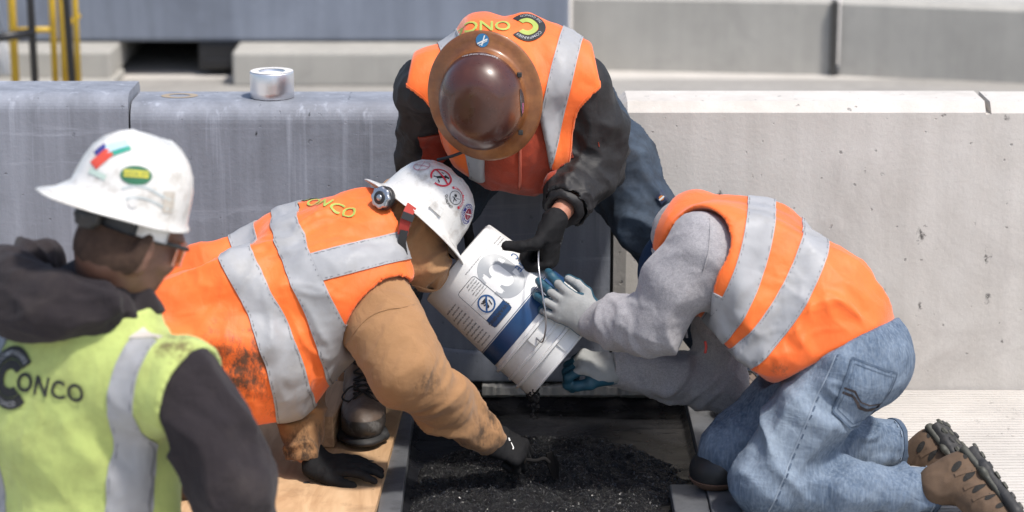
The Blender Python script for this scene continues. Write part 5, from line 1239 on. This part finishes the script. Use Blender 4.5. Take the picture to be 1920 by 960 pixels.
    def fill(poly, n=12):
        V_ = []; F_ = []
        for j in range(n + 1):
            t = j / n; L_ = np.array(poly[0]) * (1 - t) + np.array(poly[4]) * t; R_ = np.array(poly[1]) * (1 - t) + np.array(poly[2]) * t
            for i in range(n + 1):
                s = i / n; p = L_ * (1 - s) + R_ * s; dip = (1 - abs(2 * s - 1)) * t * .022; V_.append((p[0], p[1] - dip))
        for j in range(n):
            for i in range(n): a = j * (n + 1) + i; F_.append([a, a + 1, a + n + 2, a + n + 1])
        return V_, F_
    pk = decal('back_pocket', fill(poly), mk(.0042), mj, jn)
    pl = poly + [poly[0]]; decal('pocket_seam', cat2(*[line2(pl[i], pl[i + 1], .0050) for i in range(5)]), mk(.0052), md, jn)
    ins = [(x * .86, y * .86) for x, y in pl]; decal('pocket_stitch', cat2(*[line2(ins[i], ins[i + 1], .0016) for i in range(5)]), mk(.0055), md, jn)
    arcs = [(-w_ * .95, -.004), (-.035, -.006), (-.008, -.030), (.020, -.034), (.055, -.022)]
    decal('pocket_arc', cat2(*[line2(arcs[i], arcs[i + 1], .0075) for i in range(4)]), mk(.0060), mst, jn); decal('pocket_arc', cat2(*[line2((a[0], a[1] + .012), (b[0], b[1] + .012), .004) for a, b in zip(arcs[:-1], arcs[1:])]), mk(.0060), mst, jn)
    # side seam from hip to knee
    sp = [U(x, y, -1.0) for x, y in ((1560, 665), (1545, 700), (1515, 760), (1485, 830), (1455, 900), (1430, 960))]; sp = spline(sp, 8)
    proj = lambda p: tr.ray_cast(Vector(CAM), Vector(nrm(p - CAM)))
    hs = []
    for p in sp:
        h0 = tr.ray_cast(Vector(p + A(0, -.3, .08)), Vector(nrm(A(0, .3, -.08))))
        if h0[0] is not None: hs.append(np.array(h0[0]) + A(0, -.0015, .0005))
    def ribbon(pts, w, lift):
        Vr = []; Fr = []
        for i, p in enumerate(pts):
            d_ = nrm(pts[min(i + 1, len(pts) - 1)] - pts[max(i - 1, 0)]); wv = nrm(np.cross(d_, A(.1, -1, .3))); nn_ = A(0, -1, .3) * lift; Vr += [p - wv * w / 2 + nn_, p + wv * w / 2 + nn_]
        return np.array(Vr), [[2 * i, 2 * i + 1, 2 * i + 3, 2 * i + 2] for i in range(len(pts) - 1)]
    if len(hs) > 4:
        v, f = ribbon(hs, .0032, .0004); link_mesh('side_seam', v, f, ml, jn)
        for k_, (a_, b_) in enumerate(zip(hs[:-1], hs[1:])):
            if k_ % 2: continue
            o_ = A(.0065, 0, .003); v, f = ribbon([a_ + o_, b_ + o_], .0040, .0006); link_mesh('seam_pucker', v, f, md, jn)
    for a_, d_ in ((aN, ac), (aF, af)):
        stripe('hem', VJ, FJ, [band_f(a_ + d_ * .016, d_, .0085), lambda P, a_=a_: .15 - np.linalg.norm(P - a_, axis=1)], md, jn, .0022)
        stripe('hem_stitch', VJ, FJ, [band_f(a_ + d_ * .001, d_, .0016), lambda P, a_=a_: .15 - np.linalg.norm(P - a_, axis=1)], ml, jn, .0030)
    V, F = solid([loft(pel + ax * .105, pel + ax * .135, (.171, .134), (.169, .132), lat)], .01, .006, planes=[(pel + ax * .14, ax), (pel + ax * .10, -ax)]); link_mesh('belt', V, F, m_susp, g)
    # knee pad of the far leg
    V, F = solid([ell(kF + A(-.035, -.005, -.028), (.075, .082, .055), (1, 0, .3), (0, 0, 1))], .01, .005, planes=[(kF + A(.02, 0, 0), A(1, 0, .3))]); kp = link_mesh('knee_pad', V, F, m_susp, g)
    v, f = clip(V, F, [lambda P: kF[2] - .052 - P[:, 2]]); 
    if len(f): v, f = shell(v, f, None, .003, .004); link_mesh('pad_edge', v, f, plain('pad_brown', (.16, .09, .06), .7), kp)
    # hiking shoes, soles turned up and back
    mbr = plain('brown_suede', (.120, .075, .046), .88, var=.22, scale=30, bump=.0012, bscale=300, dirt=(.07, .05, .035), damt=.35); mme = fabric('shoe_mesh', (.028, .026, .024), weave=500, wb=.002); mol = plain('olive_rubber', (.06, .06, .048), .6)
    for nm, heel, fw, so in (('far', U(1752, 786, -.60), A(.40, -.70, -.50), A(.78, -.50, .36)), ('near', U(1812, 838, -.98), A(.43, -.72, -.52), A(.88, .10, .45))):
        b_, Lf, t_ = boot(g, 'shoe', heel + nrm(so) * .012, fw, -A(*so), mbr, m_sol, None, None, hi=.05, low=True); b_['label'] = 'brown hiking shoe with its sole turned up, %s foot' % nm
        f_ = nrm(fw); u_ = Lf(0, 0, 1) - Lf(0, 0, 0); l_ = Lf(0, 1, 0) - Lf(0, 0, 0); sdv = l_ if l_ @ (CAM - heel) > 0 else -l_
        mp = lambda off: on_surface(t_, Lf(.1, 0, .05) + sdv * .05, f_ if np.cross(f_, u_) @ sdv > 0 else -f_, u_, off, .12); sg = 1 if np.cross(f_, u_) @ sdv > 0 else -1
        for i, (x, y, a_, e_, ro) in enumerate(((-.045, .018, .017, .5, 70), (-.010, .006, .020, .38, 75), (.030, .004, .020, .38, 80), (.066, -.006, .017, .42, 80), (-.062, -.018, .012, .5, 40), (.10, -.012, .014, .45, 80))):
            decal('mesh_panel', xf2(disc2(a_, 18, e=e_), rot=ro * sg, t=(x * sg, y)), mp(.0012), mme, b_)
        for xa in (-.028, .012, .05): decal('suede_overlay', line2(((xa) * sg, .034), ((xa + .012) * sg, -.026), .011), mp(.0022), mbr, b_)
        V, F = solid([loft(Lf(.02, 0, .026), Lf(.10, 0, .022), (.046, .014), (.047, .011), l_, .01, 3.0), loft(Lf(.10, 0, .022), Lf(.25, 0, .022), (.047, .010), (.052, .010), l_, .01, 3.0)], .01, .005); link_mesh('midsole', V, F, mol, b_)
        lugs = []
        for i in range(8):
            for sgn in (-1, 0, 1):
                bm = bmesh.new(); bmesh.ops.create_cone(bm, cap_ends=True, segments=7, radius1=.0115, radius2=.0095, depth=.006)
                Vl = [Lf(.022 + i * .033 + v.co.x, sgn * .030 * (1 if i else .7) + v.co.y, -.0035 - v.co.z) for v in bm.verts]; bm.verts.index_update(); Fl = [[v.index for v in fc.verts] for fc in bm.faces]; bm.free()
                link_mesh('tread_lug', np.array(Vl), Fl, mol if (i + sgn) % 3 else m_sol, b_, False)
    # sock openings
    for a_, d_ in ((aN, ac), (aF, af)):
        V, F = solid([loft(a_ - d_ * .08, a_ - d_ * .02, .050, .046)], .01, .006); link_mesh('sock', V, F, m_susp, g)
    # hoodie
    ja = nrm(eN - sN); jf = nrm(wN - eN); jF = nrm(wF - eF)
    jt = [loft(pel, wai, (.172, .132), (.166, .135), lat), loft(wai, che, (.166, .135), (.19, .14), lat), loft(che, nk, (.185, .135), (.098, .095), lat), loft(sN, sF, .082, .078), ell(nk + A(.06, .02, .02), (.09, .10, .05), nrm(A(1, 0, .5)), (0, 0, 1), .03)]
    aN_ = chain([sN + ja * .02, sN * .5 + eN * .5 + A(-.006, -.01, .006), eN + A(.008, 0, -.008), eN * .45 + wN * .55, wN], [.084, .078, .073, .062, .048]); aF_ = chain([sF, eF, eF * .5 + wF * .5, wF], [.082, .070, .056, .046])
    mg = NB('grey_marl'); k = mg.mix(mg.ramp(mg.noise(420, 3, .6), .35, .65), (.36, .35, .365), (.25, .24, .255)); k = mg.mix(mg.math('MULTIPLY', mg.ramp(mg.noise(5, 5), .4, .7), .35), k, (.22, .20, .20)); k = mg.mix(mg.math('MULTIPLY', mg.ramp(mg.noise(130, 3, .7), .45, .65), .3), k, (.46, .45, .46)); mg.col(k); mg.rough(.95); mg.b.inputs['Sheen Weight'].default_value = .2; mg.b.inputs['Specular IOR Level'].default_value = .15
    mg.bump(mg.noise(26, 6, .6, dist=.6), .006, .5); mg.bump(mg.math('ABSOLUTE', mg.math('SUBTRACT', mg.noise(12, 3, .5, dist=1.2), .5)), .004, .6); mg.bump(mg.noise(700, 2), .0014, .5); mg = mg.m
    fo = [dict(dir=np.cross(ja, A(0, 1, 0)) + .3 * ja, f=12, amp=.010, an=4, c=eN, r=.14), dict(dir=np.cross(jf, A(.2, 1, .3)), f=18, amp=.008, an=6, c=eN * .4 + wN * .6, r=.11), dict(dir=ja, f=9, amp=.006, an=4, c=sN, r=.15), dict(dir=nrm(A(.1, 1, .5)), f=19, amp=.012, an=4, c=eF * .5 + wF * .5 + A(0, 0, .05), r=.15), dict(dir=A(.4, 0, 1), f=12, amp=.008, an=4, c=eF, r=.14)]
    V, F = solid(jt + aN_ + aF_, .042, .0058, subs=[loft(wN + jf * .075, wN + jf * .15, .07, .09), loft(wF + jF * .075, wF + jF * .15, .07, .09)], fold=fo); hd = link_mesh('hoodie', V, F, mg, g); tj = bvh(V, F)
    for o_, a_, b_ in ((sN + ja * .045, A(.25, 0, 1.0), 1),):
        n_ = nrm(A(.05, -1, .1)); uu = nrm(A(.15, 0, 1)); mps = on_surface(tj, U(1318, 440, -.98), nrm(A(.98, 0, -.1)), uu, .001, .3); pts = [mps(.012 + .010 * math.sin(t * 3), .075 - .17 * t) for t in np.linspace(0, 1, 14)]; pts = [p for p in pts if p is not None]
        if len(pts) > 3: v, f = tube(pts, .0016, 6); link_mesh('shoulder_seam', v, f, mg, hd)
    V, F = solid([loft(nk + A(-.03, -.05, -.05), nk + A(-.01, -.06, -.18), (.03, .008), (.02, .006), A(1, 0, 0))], .01, .005); link_mesh('hood_edge', V, F, mg, hd)
    cords = []
    for p in (U(1412, 668, -.86), U(1284, 600, -.80)):
        v, f = tube(spline([p + A(0, 0, .05), p, p + A(.006, -.004, -.045)], 5), .0035, 6); link_mesh('drawcord', v, f, mg, hd)
    # vest
    vt = [loft(pel + ax * .07, wai, (.188, .158), (.182, .165), lat), loft(wai, che, (.182, .165), (.208, .160), lat), loft(che, nk + ax * -.02, (.202, .155), (.135, .12), lat), loft(sN - ja * .01 + A(.012, .01, 0), sF, .100, .090, None, .06),
          loft(U(1440, 620, -.87), U(1500, 640, -.90), (.12, .09), (.11, .08), lat, .07), ell(U(1475, 668, -.93), (.065, .085, .055), nrm(A(1, 0, -.6)), (0, 0, 1), .06)]
    subs = [loft(sN + A(-.012, -.02, .0), eN, .100, .13), loft(sF, eF, .10, .14), loft(nk + A(-.02, 0, -.01), hc, .10, .15)]
    hp0 = U(1682, 600, -.98); hp1 = U(1450, 722, -1.0); hd_ = nrm(hp1 - hp0); hn = nrm(np.cross(hd_, nrm(CAM - hp0))); hn = hn if hn @ A(.5, 0, -1) > 0 else -hn
    fo = [dict(dir=nrm(A(.75, 0, -.55)), f=9, amp=.007, an=5, c=U(1560, 610, -1.0), r=.22), dict(dir=nrm(A(.2, 0, 1)), f=13, amp=.010, an=4, c=U(1450, 670, -1.0), r=.12), dict(dir=nrm(A(1, 0, -.45)), f=12, amp=.011, an=8, ridge=False), dict(dir=nrm(A(.75, 0, -.65)), f=18, amp=.005, an=7, c=U(1530, 640, -1.0), r=.16), dict(dir=nrm(A(-.5, 0, 1)), f=20, amp=.004, an=6, c=U(1400, 600, -.98), r=.14), dict(dir=nrm(A(-.3, 0, 1)), f=12, amp=.006, an=5, c=U(1350, 600, -.95), r=.12)]
    V, F = solid(vt, .055, .0058, subs=subs, planes=[(hp0, hn), (U(1285, 590, -.9), A(-.74, 0, -.67))], fold=fo, ks=.012, calm=True)
    for o_ in (hd, jn): tuck(o_, g, vt, .055, subs, [(hp0, hn), (U(1285, 590, -.9), A(-.74, 0, -.67))], .016)
    tuck(hd, g, jp[-3:] + jp[:1], .035, [loft(wai + ax * .17, wai + ax * .4, .20, .22), loft(eF, wF, .12, .1), loft(sF, eF, .12, .12), loft(sN, eN, .13, .13), loft(eN, wN, .13, .13)], (), .012)
    vm = m_orange('orange_vest_bright', spots=[(U(1345, 610, -.98) - gl0, .07), (U(1470, 680, -1.02) - gl0, .06)], amt=.06); vs = link_mesh('safety_vest', V, F, vm, g); binding(V, F, subs[:1], vm, vs)
    bn = nrm(A(-.90, .05, .44)); P1 = U(1432, 540, -.98); P2 = U(1500, 580, -1.0)
    g1 = lambda P: (P - U(1398, 520, -1.0)) @ bn; 
    f1 = band_f(U(1398, 530, -1.0), nrm(A(-.93, .1, .34)), .035, A(.2, 0, 1), -.75); f2 = band_f(U(1490, 553, -1.0), nrm(A(-.85, .1, .48)), .035, A(.3, 0, 1), -.75)
    stripe('reflective_strip', V, F, [f1], TAPE, vs); stripe('reflective_strip', V, F, [f2], TAPE, vs)
    ahead = lambda P: (P - U(1398, 530, -1.0)) @ nrm(A(-.93, .1, .34)) - .75 * ((P - U(1398, 530, -1.0)) @ nrm(A(.2, 0, 1))) ** 2 - .034
    stripe('reflective_strip', V, F, [band_f(U(1322, 560, -.95), nrm(A(.42, 0, 1)), .026), ahead], TAPE, vs)
    v, f = tube(spline([U(1322, 640, -.90), U(1324, 650, -.90), U(1322, 662, -.90)], 4), .0035, 6); link_mesh('zip_pull', v, f, m_red, vs)
    # gloves: grey knit with teal palms
    for nm, h_ in (('near', handN), ('far', handF)):
        P, Lh, fr_ = hand_prims(*h_, g=.0026); fo_ = jf if nm == 'near' else jF; P[0] = loft(h_[0] - fo_ * .075, Lh(.022, 0, 0), (.037, .034), (.038, .024), fr_[1], .02)
        V, F = solid(P, .010, .0032, extra=.01, sm=1); gl = link_mesh('glove', V, F, m_glove_g, g); gl['label'] = 'grey knit glove with teal palm on the bucket wall' if nm == 'near' else 'grey knit glove with teal palm under the bucket rim'
        W0, xx, yy, zz = h_[0], fr_[0], fr_[1], fr_[2]
        N_ = vnormals(V, F)
        def coat(Pt, W0=W0, xx=xx, yy=yy, zz=zz, bias=.5 if nm == 'near' else .3, far=nm == 'far'):
            d = Pt[:, :3] - W0; a = d @ xx; nz = Pt[:, 3:6] @ zz
            if far: return -(d @ zz) - .004 - .010 * (a < .0) + .006 * np.clip((a - .105) / .03, 0, 1.6) + .002 * vnoise(Pt[:, :3] * 90, 3)
            return bias - nz - .12 - 1.2 * (a < .012) + 1.0 * np.clip((a - .125) / .03, 0, 1.2) + .06 * vnoise(Pt[:, :3] * 60, 3)
        coat.full = True
        vn, f = clip(np.concatenate([V, N_], 1), F, [coat]); v = vn[:, :3]
        if len(f): v, f = shell(v, f, vn[:, 3:6], .0010, .0022); link_mesh('palm_coating', v, f, m_glove_t, gl)
        th = bvh(V, F); mp = on_surface(th, Lh(-.012, 0, .03), fr_[1] if nm == 'near' else -fr_[1], np.cross(zz, fr_[1]) if nm == 'near' else -np.cross(zz, fr_[1]), .0012, .1)
        mp = on_surface(th, Lh(-.018, 0, .03), -np.cross(zz, xx) if False else np.cross(xx, zz) * -1.0, xx, .0012, .1)
        pr = cat2(xf2(text2('ATLAS', .0125, .015, .004, 'CENTER'), t=(0, .004)), line2((-.022, .0), (.022, .0), .0012)) if nm == 'near' else cat2(xf2(text2('ATLAS', .012, .015, .004, 'CENTER'), t=(0, .016)), xf2(text2('FIT', .013, .015, .004, 'CENTER'), t=(0, .001)))
        decal('glove_print', pr, mp, m_bluep, gl)
worker_right()

# ================================================================== worker in front at the left (lime vest, dark hoodie)
def worker_front():
    g = empty('person', (-.95, -1.95, 0), label='worker in lime vest and dark hoodie seen from behind at left', cat='person')
    sR = U(340, 722, -2.02); sL = U(-70, 690, -1.76); cen = (sR + sL) / 2; lat = nrm(sR - sL)
    fwd = nrm(np.cross(A(0, 0, 1), lat)); 
    if fwd[1] < 0: fwd = -fwd
    nk = U(185, 512, -1.88); che = cen + A(0, 0, -.13) + fwd * .03; wai = cen + A(0, 0, -.33) + fwd * .03; pel = cen + A(-.0, 0, -.52) + fwd * .0; pel[2] = .20
    eR = U(432, 900, -2.06); wR = U(470, 1080, -1.86); eL = sL + A(-.10, .02, -.26); wL = eL + A(.06, .22, -.10)
    hc = U(250, 440, -1.90); hfw = nrm(A(.74, .56, -.36)); hup = nrm(A(.30, .10, .95))
    hp_, hs_, HL = head_prims(hc, hfw, hup, 1.02)
    tors = [loft(pel, wai, (.17, .125), (.165, .125), lat), loft(wai, che, (.165, .125), (.185, .125), lat), loft(che, nk - A(0, 0, .05), (.18, .12), (.085, .08), lat), loft(sL, sR, .066, .066)]
    hpR, hpL = pel + lat * .10, pel - lat * .10; kR, kL = hpR + fwd * .38 + A(0, 0, -.10), hpL + fwd * .38 + A(0, 0, -.10); kR[2] = kL[2] = .09; aR, aL = hpR - fwd * .04, hpL - fwd * .04; aR[2] = aL[2] = .08
    legs = chain([hpR, kR, aR], [.10, .075, .05]) + chain([hpL, kL, aL], [.10, .075, .05])
    arms = chain([sR, eR, wR], [.06, .046, .033]) + chain([sL, eL, wL], [.06, .046, .033])
    hnd = [hand_prims(wR, A(.3, .8, -.3), A(0, -.3, .9), 'R', [(20, 25, 20)] * 4, [(.6, .8, -.2), (.8, .5, -.2), (.9, .3, -.2)])[0], hand_prims(wL, A(.3, .8, -.3), A(0, -.3, .9), 'L', [(20, 25, 20)] * 4, [(.6, .8, -.2), (.8, .5, -.2), (.9, .3, -.2)])[0]]
    V, F = solid(grow(tors + legs, -.03) + arms + hp_ + [loft(nk - A(0, 0, .06), HL(-.03, 0, -.05), .066, .066), ell(HL(-.062, 0, -.035), (.045, .058, .05), hfw, hup)] + hnd[0] + hnd[1], .032, .0055, hs_); link_mesh('body', V, F, m_skin_d, g)
    ev, ef = clip(np.concatenate([V, vnormals(V, F)], 1), F, [lambda P: -.012 - (P - hc) @ hfw + .15 * ((P - hc) @ hup), lambda P: (P - hc) @ hup + .062 + .01 * vnoise(P * 60, 2), lambda P: .16 - np.linalg.norm(P - hc, axis=1)])
    if len(ef): v_, f_ = shell(ev[:, :3], ef, ev[:, 3:], .0016, .003); link_mesh('hair', v_, f_, fabric('short_hair', (.050, .030, .022), (.075, .045, .032), 60, weave=1200, wb=.002), g)
    jp = chain([hpR, kR, aR], [.125, .095, .07]) + chain([hpL, kL, aL], [.125, .095, .07]) + [loft(pel, wai, (.18, .14), (.17, .13), lat)]
    V, F = solid(jp, .04, .010); link_mesh('trousers', V, F, fabric('dark_trousers', (.035, .04, .05), weave=900), g)
    for a in (aR, aL): boot(g, 'boot', a - fwd * .02, -fwd * .5 - A(0, 0, .8), -fwd * .9 + A(0, 0, .3), plain('dark_boot', (.05, .04, .03), .6), m_sol)
    ja = nrm(eR - sR)
    jt = [loft(pel, wai, (.18, .14), (.178, .14), lat), loft(wai, che, (.178, .14), (.20, .14), lat), loft(che, nk - A(0, 0, .06), (.19, .13), (.10, .095), lat), loft(sL, sR, .088, .088), loft(nk - A(0, 0, .12), nk + A(0, 0, -.07), .098, .088)]
    aa = chain([sR, sR * .5 + eR * .5 + A(.008, 0, .01), eR, wR], [.090, .094, .086, .06]) + chain([sL, eL, wL], [.10, .09, .06])
    bk_ = -fwd
    hood = []
    for i, (a, b, c_, r_) in enumerate(((.085, .03, -.085, .050), (.070, -.085, -.075, .056), (-.02, -.140, -.060, .062), (-.125, -.125, -.035, .058), (-.19, -.06, -.01, .050), (-.17, .04, .0, .042))):
        hood.append(nk + lat * a * .94 + fwd * b * .92 + A(0, 0, c_ + .022))
    hr = [.038, .045, .052, .052, .048, .042]
    hoodp = chain(hood, hr) + [ell(nk + fwd * -.125 + lat * -.07 + A(0, 0, -.055), (.11, .060, .054), lat, (0, 0, 1), .05), loft(nk + lat * .085 + A(0, 0, -.08), HL(.04, .03, -.175), .042, .034), loft(nk + A(0, 0, -.10), nk + A(0, 0, -.06), .105, .088)]
    mh = fabric('charcoal_fleece', (.026, .022, .025), (.037, .031, .033), 5, dirt=(.085, .07, .062), dirt_amt=.35, dirt_scale=4, weave=600, wb=.0012, crease=.0025, rough=.97, sheen=.06, spec=.12)
    V, F = solid(jt + aa, .045, .007, fold=[dict(dir=np.cross(ja, A(0, 1, 0)), f=7, amp=.016, an=4, c=(sR + eR) / 2, r=.22), dict(dir=ja + A(.5, 0, 0), f=9, amp=.008, an=4)], subs=[loft(wR, wR + nrm(wR - eR) * .1, .09, .1), loft(wL, wL + nrm(wL - eL) * .1, .09, .1)]); hd = link_mesh('hoodie', V, F, mh, g)
    V, F = solid(hoodp, .045, .006, fold=[dict(dir=lat + A(0, 0, -.15), f=13, amp=.011, an=5), dict(dir=lat, f=22, amp=.004, an=5)]); link_mesh('hood', V, F, mh, hd)
    # vest
    vt = [loft(pel + A(0, 0, .02), wai, (.198, .165), (.19, .160), lat), loft(wai, che, (.19, .160), (.208, .158), lat), loft(che, nk - A(0, 0, .065), (.205, .15), (.13, .11), lat), loft(sL + lat * .01, sR - lat * .005, .100, .100, None, .06)]
    subs = [loft(sR + lat * .085 + A(0, -.01, -.03), eR + lat * .06, .110, .14), loft(sL - lat * .02, eL, .10, .15), loft(nk + A(0, 0, .02), nk + A(0, 0, .25), .142, .17)]
    gl0 = A(*g.location)
    V, F = solid(vt, .055, .0068, subs=subs, fold=[dict(dir=A(.25, 0, 1), f=8, amp=.009, an=6, ridge=False), dict(dir=A(1, 0, -.6), f=10, amp=.007, an=5, c=U(300, 880, -2.1), r=.2)], ks=.012, calm=True)
    tuck(hd, g, vt, .055, subs, (), .020)
    q = fabric('lime_vest_mesh', (.49, .57, .18), (.41, .49, .15), 4, dirt=(.15, .13, .045), dirt_amt=.45, dirt_scale=4.5, spots=[(U(330, 605, -2.05) - gl0, .17), (U(265, 600, -2.05) - gl0, .11)], weave=700, wb=.0012, rough=.7, sheen=.2)
    vs = link_mesh('safety_vest', V, F, q, g); tv = bvh(V, F); binding(V, F, subs[:1], q, vs, .012)
    bo_ = lambda P: -((P - cen) @ fwd)
    stripe('reflective_strip', V, F, [band_f(U(203, 800, -2.1), lat + A(0, 0, -.20), .028), bo_, lambda P: U(200, 660, -2.1)[2] - P[:, 2]], TAPE, vs, .003)
    stripe('reflective_strip', V, F, [band_f(U(222, 640, -2.1), lat * .86 + A(0, 0, -.5), .024), bo_, lambda P: P[:, 2] - U(200, 659, -2.1)[2], lambda P: U(200, 612, -2.1)[2] - P[:, 2]], plain('worn_tape', (.52, .48, .44), .6, dirt=(.3, .27, .2), damt=.7), vs, .003)
    stripe('reflective_strip', V, F, [band_f(U(-150, 800, -2.1), lat, .028), bo_], TAPE, vs, .003)
    rt = lat; uu = nrm(rt * .99 + A(0, 0, -.10)); vv = A(0, 0, 1) + rt * .10
    oo = U(-10, 722, -2.0); emblem(tv, oo, uu, vv, vs, .060, m_blk_p, m_blk_p)
    decal('emblem_word', xf2(text2('ONCO', .051, .022, .008, space=1.12), t=(.018, -.018)), on_surface(tv, oo, uu, vv, .0035, .35), m_blk_p, vs)
    # hat, worn back to front
    hat_c = U(240, 383, -1.90); Lf = frame_mat(hat_c, hfw, hup)
    prof = [(r_ * .965, z_ * .965) for r_, z_ in [(.0, .152), (.020, .1515), (.042, .147), (.064, .137), (.084, .120), (.099, .096), (.108, .068), (.113, .038), (.116, .012), (.119, .002), (.124, -.003), (.1255, -.006), (.122, -.0075), (.116, -.003), (.110, .008), (.106, .065), (.094, .094), (.06, .132), (.0, .147)]]
    def warp(x, y, z, a, k):
        b = max(0, -math.cos(a)); 
        if 9 <= k <= 13:
            e = b ** 2.2; x -= .062 * e * (1 if k in (10, 11, 12) else .5); z -= .016 * e * (1 if k in (10, 11, 12) else .5); z -= .010 * abs(math.sin(a))
        if 2 <= k <= 7: z += .006 * math.exp(-(y / .016) ** 2)
        return x, y, z
    V, F = hat_mesh(Lf, prof, 84, 1.13, warp); hat = link_mesh('hard_hat', V, F, m_white_hat, g); th = bvh(V, F)
    f_, l_, u_ = hfw, Lf(0, 1, 0) - Lf(0, 0, 0), hup; rtv = -l_
    def st(px, py, rot=0, Y=-2.05):
        o_ = U(px, py, Y); n_ = nrm(CAM - o_); n_ = nrm(n_ + (o_ - Lf(0, 0, .03)) * 3.0); u2 = nrm(np.cross(A(0, 0, 1), n_)); v2 = np.cross(n_, u2); c_, s_ = math.cos(R(rot)), math.sin(R(rot))
        return lambda off: on_surface(th, o_, u2 * c_ + v2 * s_, -u2 * s_ + v2 * c_, off, .25)
    a = st(256, 325, -6); decal('sticker', disc2(.031, 26, e=.62), a(.002), m_grn_st, hat); decal('sticker_mark', rect2(-.024, -.004, .024, .010, .006), a(.003), m_yel_st, hat); decal('sticker_print', xf2(text2('LOCAL 377', .009, .01, .004, 'CENTER'), t=(0, .000)), a(.004), m_grn_st, hat)
    a = st(175, 280, 40); decal('sticker', rect2(-.022, -.017, .022, .005, .006), a(.002), plain('red_flag', (.62, .08, .05), .4), hat); decal('sticker', rect2(-.004, .005, .022, .017, .006), a(.002), m_navy_st, hat)
    a = st(216, 258, 18); decal('sticker', rect2(-.024, -.004, .020, .013, .006), a(.002), plain('pale_blue_sticker', (.45, .62, .72), .4), hat); decal('sticker', rect2(-.020, -.015, .022, -.005, .006), a(.002), plain('teal_sticker', (.03, .30, .22), .4), hat)
    a = st(172, 322, -25); decal('sticker', rect2(-.018, -.005, .02, .006, .005), a(.002), plain('pale_green_sticker', (.45, .56, .50), .5), hat)
    a = st(285, 365, -10); m_sw = plain('grey_swoosh', (.50, .56, .57), .4); decal('swoosh', cat2(*[line2((-.055 + .012 * i, .004 + .010 * math.sin(i * .55)), (-.043 + .012 * i, .004 + .010 * math.sin((i + 1) * .55)), .004) for i in range(9)]), a(.0018), m_sw, hat); decal('swoosh', cat2(*[line2((-.045 + .012 * i, -.018 + .009 * math.sin(i * .5 + .4)), (-.033 + .012 * i, -.018 + .009 * math.sin((i + 1) * .5 + .4)), .0035) for i in range(8)]), a(.0018), m_sw, hat)
    a = st(330, 385, -8); decal('sticker', rect2(-.012, -.020, .012, .022, .006), a(.0016), plain('worn_sticker', (.52, .48, .42), .6, dirt=(.2, .15, .12), damt=.8, dscale=60), hat)
    a = st(249, 383); decal('rivet', disc2(.0095, 16), a(.003), plain('hat_rivet', (.66, .65, .63), .3), hat)
    bp = [HL(-.119 * math.cos(t), .097 * math.sin(t), .026) for t in np.linspace(-1.2, 1.15, 20)]
    Vb = []; Fb = []
    for p in bp: Vb += [p + u_ * .016, p - u_ * .016]
    for i in range(len(bp) - 1): Fb += [[2 * i, 2 * i + 2, 2 * i + 3], [2 * i, 2 * i + 3, 2 * i + 1]]
    v, f = shell(np.array(Vb), np.array(Fb), None, .006, .008); link_mesh('suspension_band', v, f, m_susp, hat)
    bp = [HL(-.119 * math.cos(t), .098 * math.sin(t), .028) for t in np.linspace(1.05, 1.75, 10)]; Vb = []; Fb = []
    for p in bp: Vb += [p + u_ * .020, p - u_ * .015]
    for i in range(len(bp) - 1): Fb += [[2 * i, 2 * i + 2, 2 * i + 3], [2 * i, 2 * i + 3, 2 * i + 1]]
    v, f = shell(np.array(Vb), np.array(Fb), None, .010, .005); link_mesh('band_pad', v, f, m_white_hat, hat)
    kc = HL(-.128, .030, .020); kn = nrm(-hfw + rtv * .55); ku = nrm(np.cross(kn, A(0, 0, 1))); kv = np.cross(kn, ku); n = 40; V = []
    for d_, r_ in ((-.012, .028), (.006, .028), (.010, .024), (.010, .013), (.014, .012), (.014, .001)):
        for i in range(n): a_ = 2 * math.pi * i / n; rr = r_ * (1 + (.05 * math.cos(10 * a_) if r_ > .02 else 0)); V.append(kc + kn * d_ + rr * (math.cos(a_) * ku + math.sin(a_) * kv))
    F = [[k * n + i, k * n + (i + 1) % n, (k + 1) * n + (i + 1) % n, (k + 1) * n + i] for k in range(5) for i in range(n)]; link_mesh('ratchet_knob', np.array(V), F, m_susp, hat)
    # safety glasses
    gs = empty('safety_glasses', tuple(HL(.09, .03, 0))); gs.parent = g; gs.location = tuple(HL(.09, .03, 0) - A(*g.location))
    v, f = tube(spline([HL(-.03, .083, .006), HL(.03, .080, .012), HL(.085, .072, .010)], 6), .0045, 8); link_mesh('temple', v, f, m_susp, gs)
    V = []; F = []
    for i in range(13):
        t = -1.25 + 2.5 * i / 12
        for z in (-.030, -.015, 0, .014): V.append(HL(.035 + .078 * math.cos(t), .080 * math.sin(t), z))
    for i in range(12):
        for k in range(3): a_ = i * 4 + k; F.append([a_, a_ + 4, a_ + 5, a_ + 1])
    q = NB('orange_lens'); q.col((.85, .22, .06)); q.rough(.06); q.b.inputs['Transmission Weight'].default_value = .55; q.b.inputs['Alpha'].default_value = .8; q.b.inputs['Coat Weight'].default_value = 1
    T_ = np.array(F); T_ = np.concatenate([T_[:, [0, 1, 2]], T_[:, [0, 2, 3]]]); v, f = shell(np.array(V), T_, None, .001, .002); link_mesh('lens', v, f, q.m, gs)
worker_front()
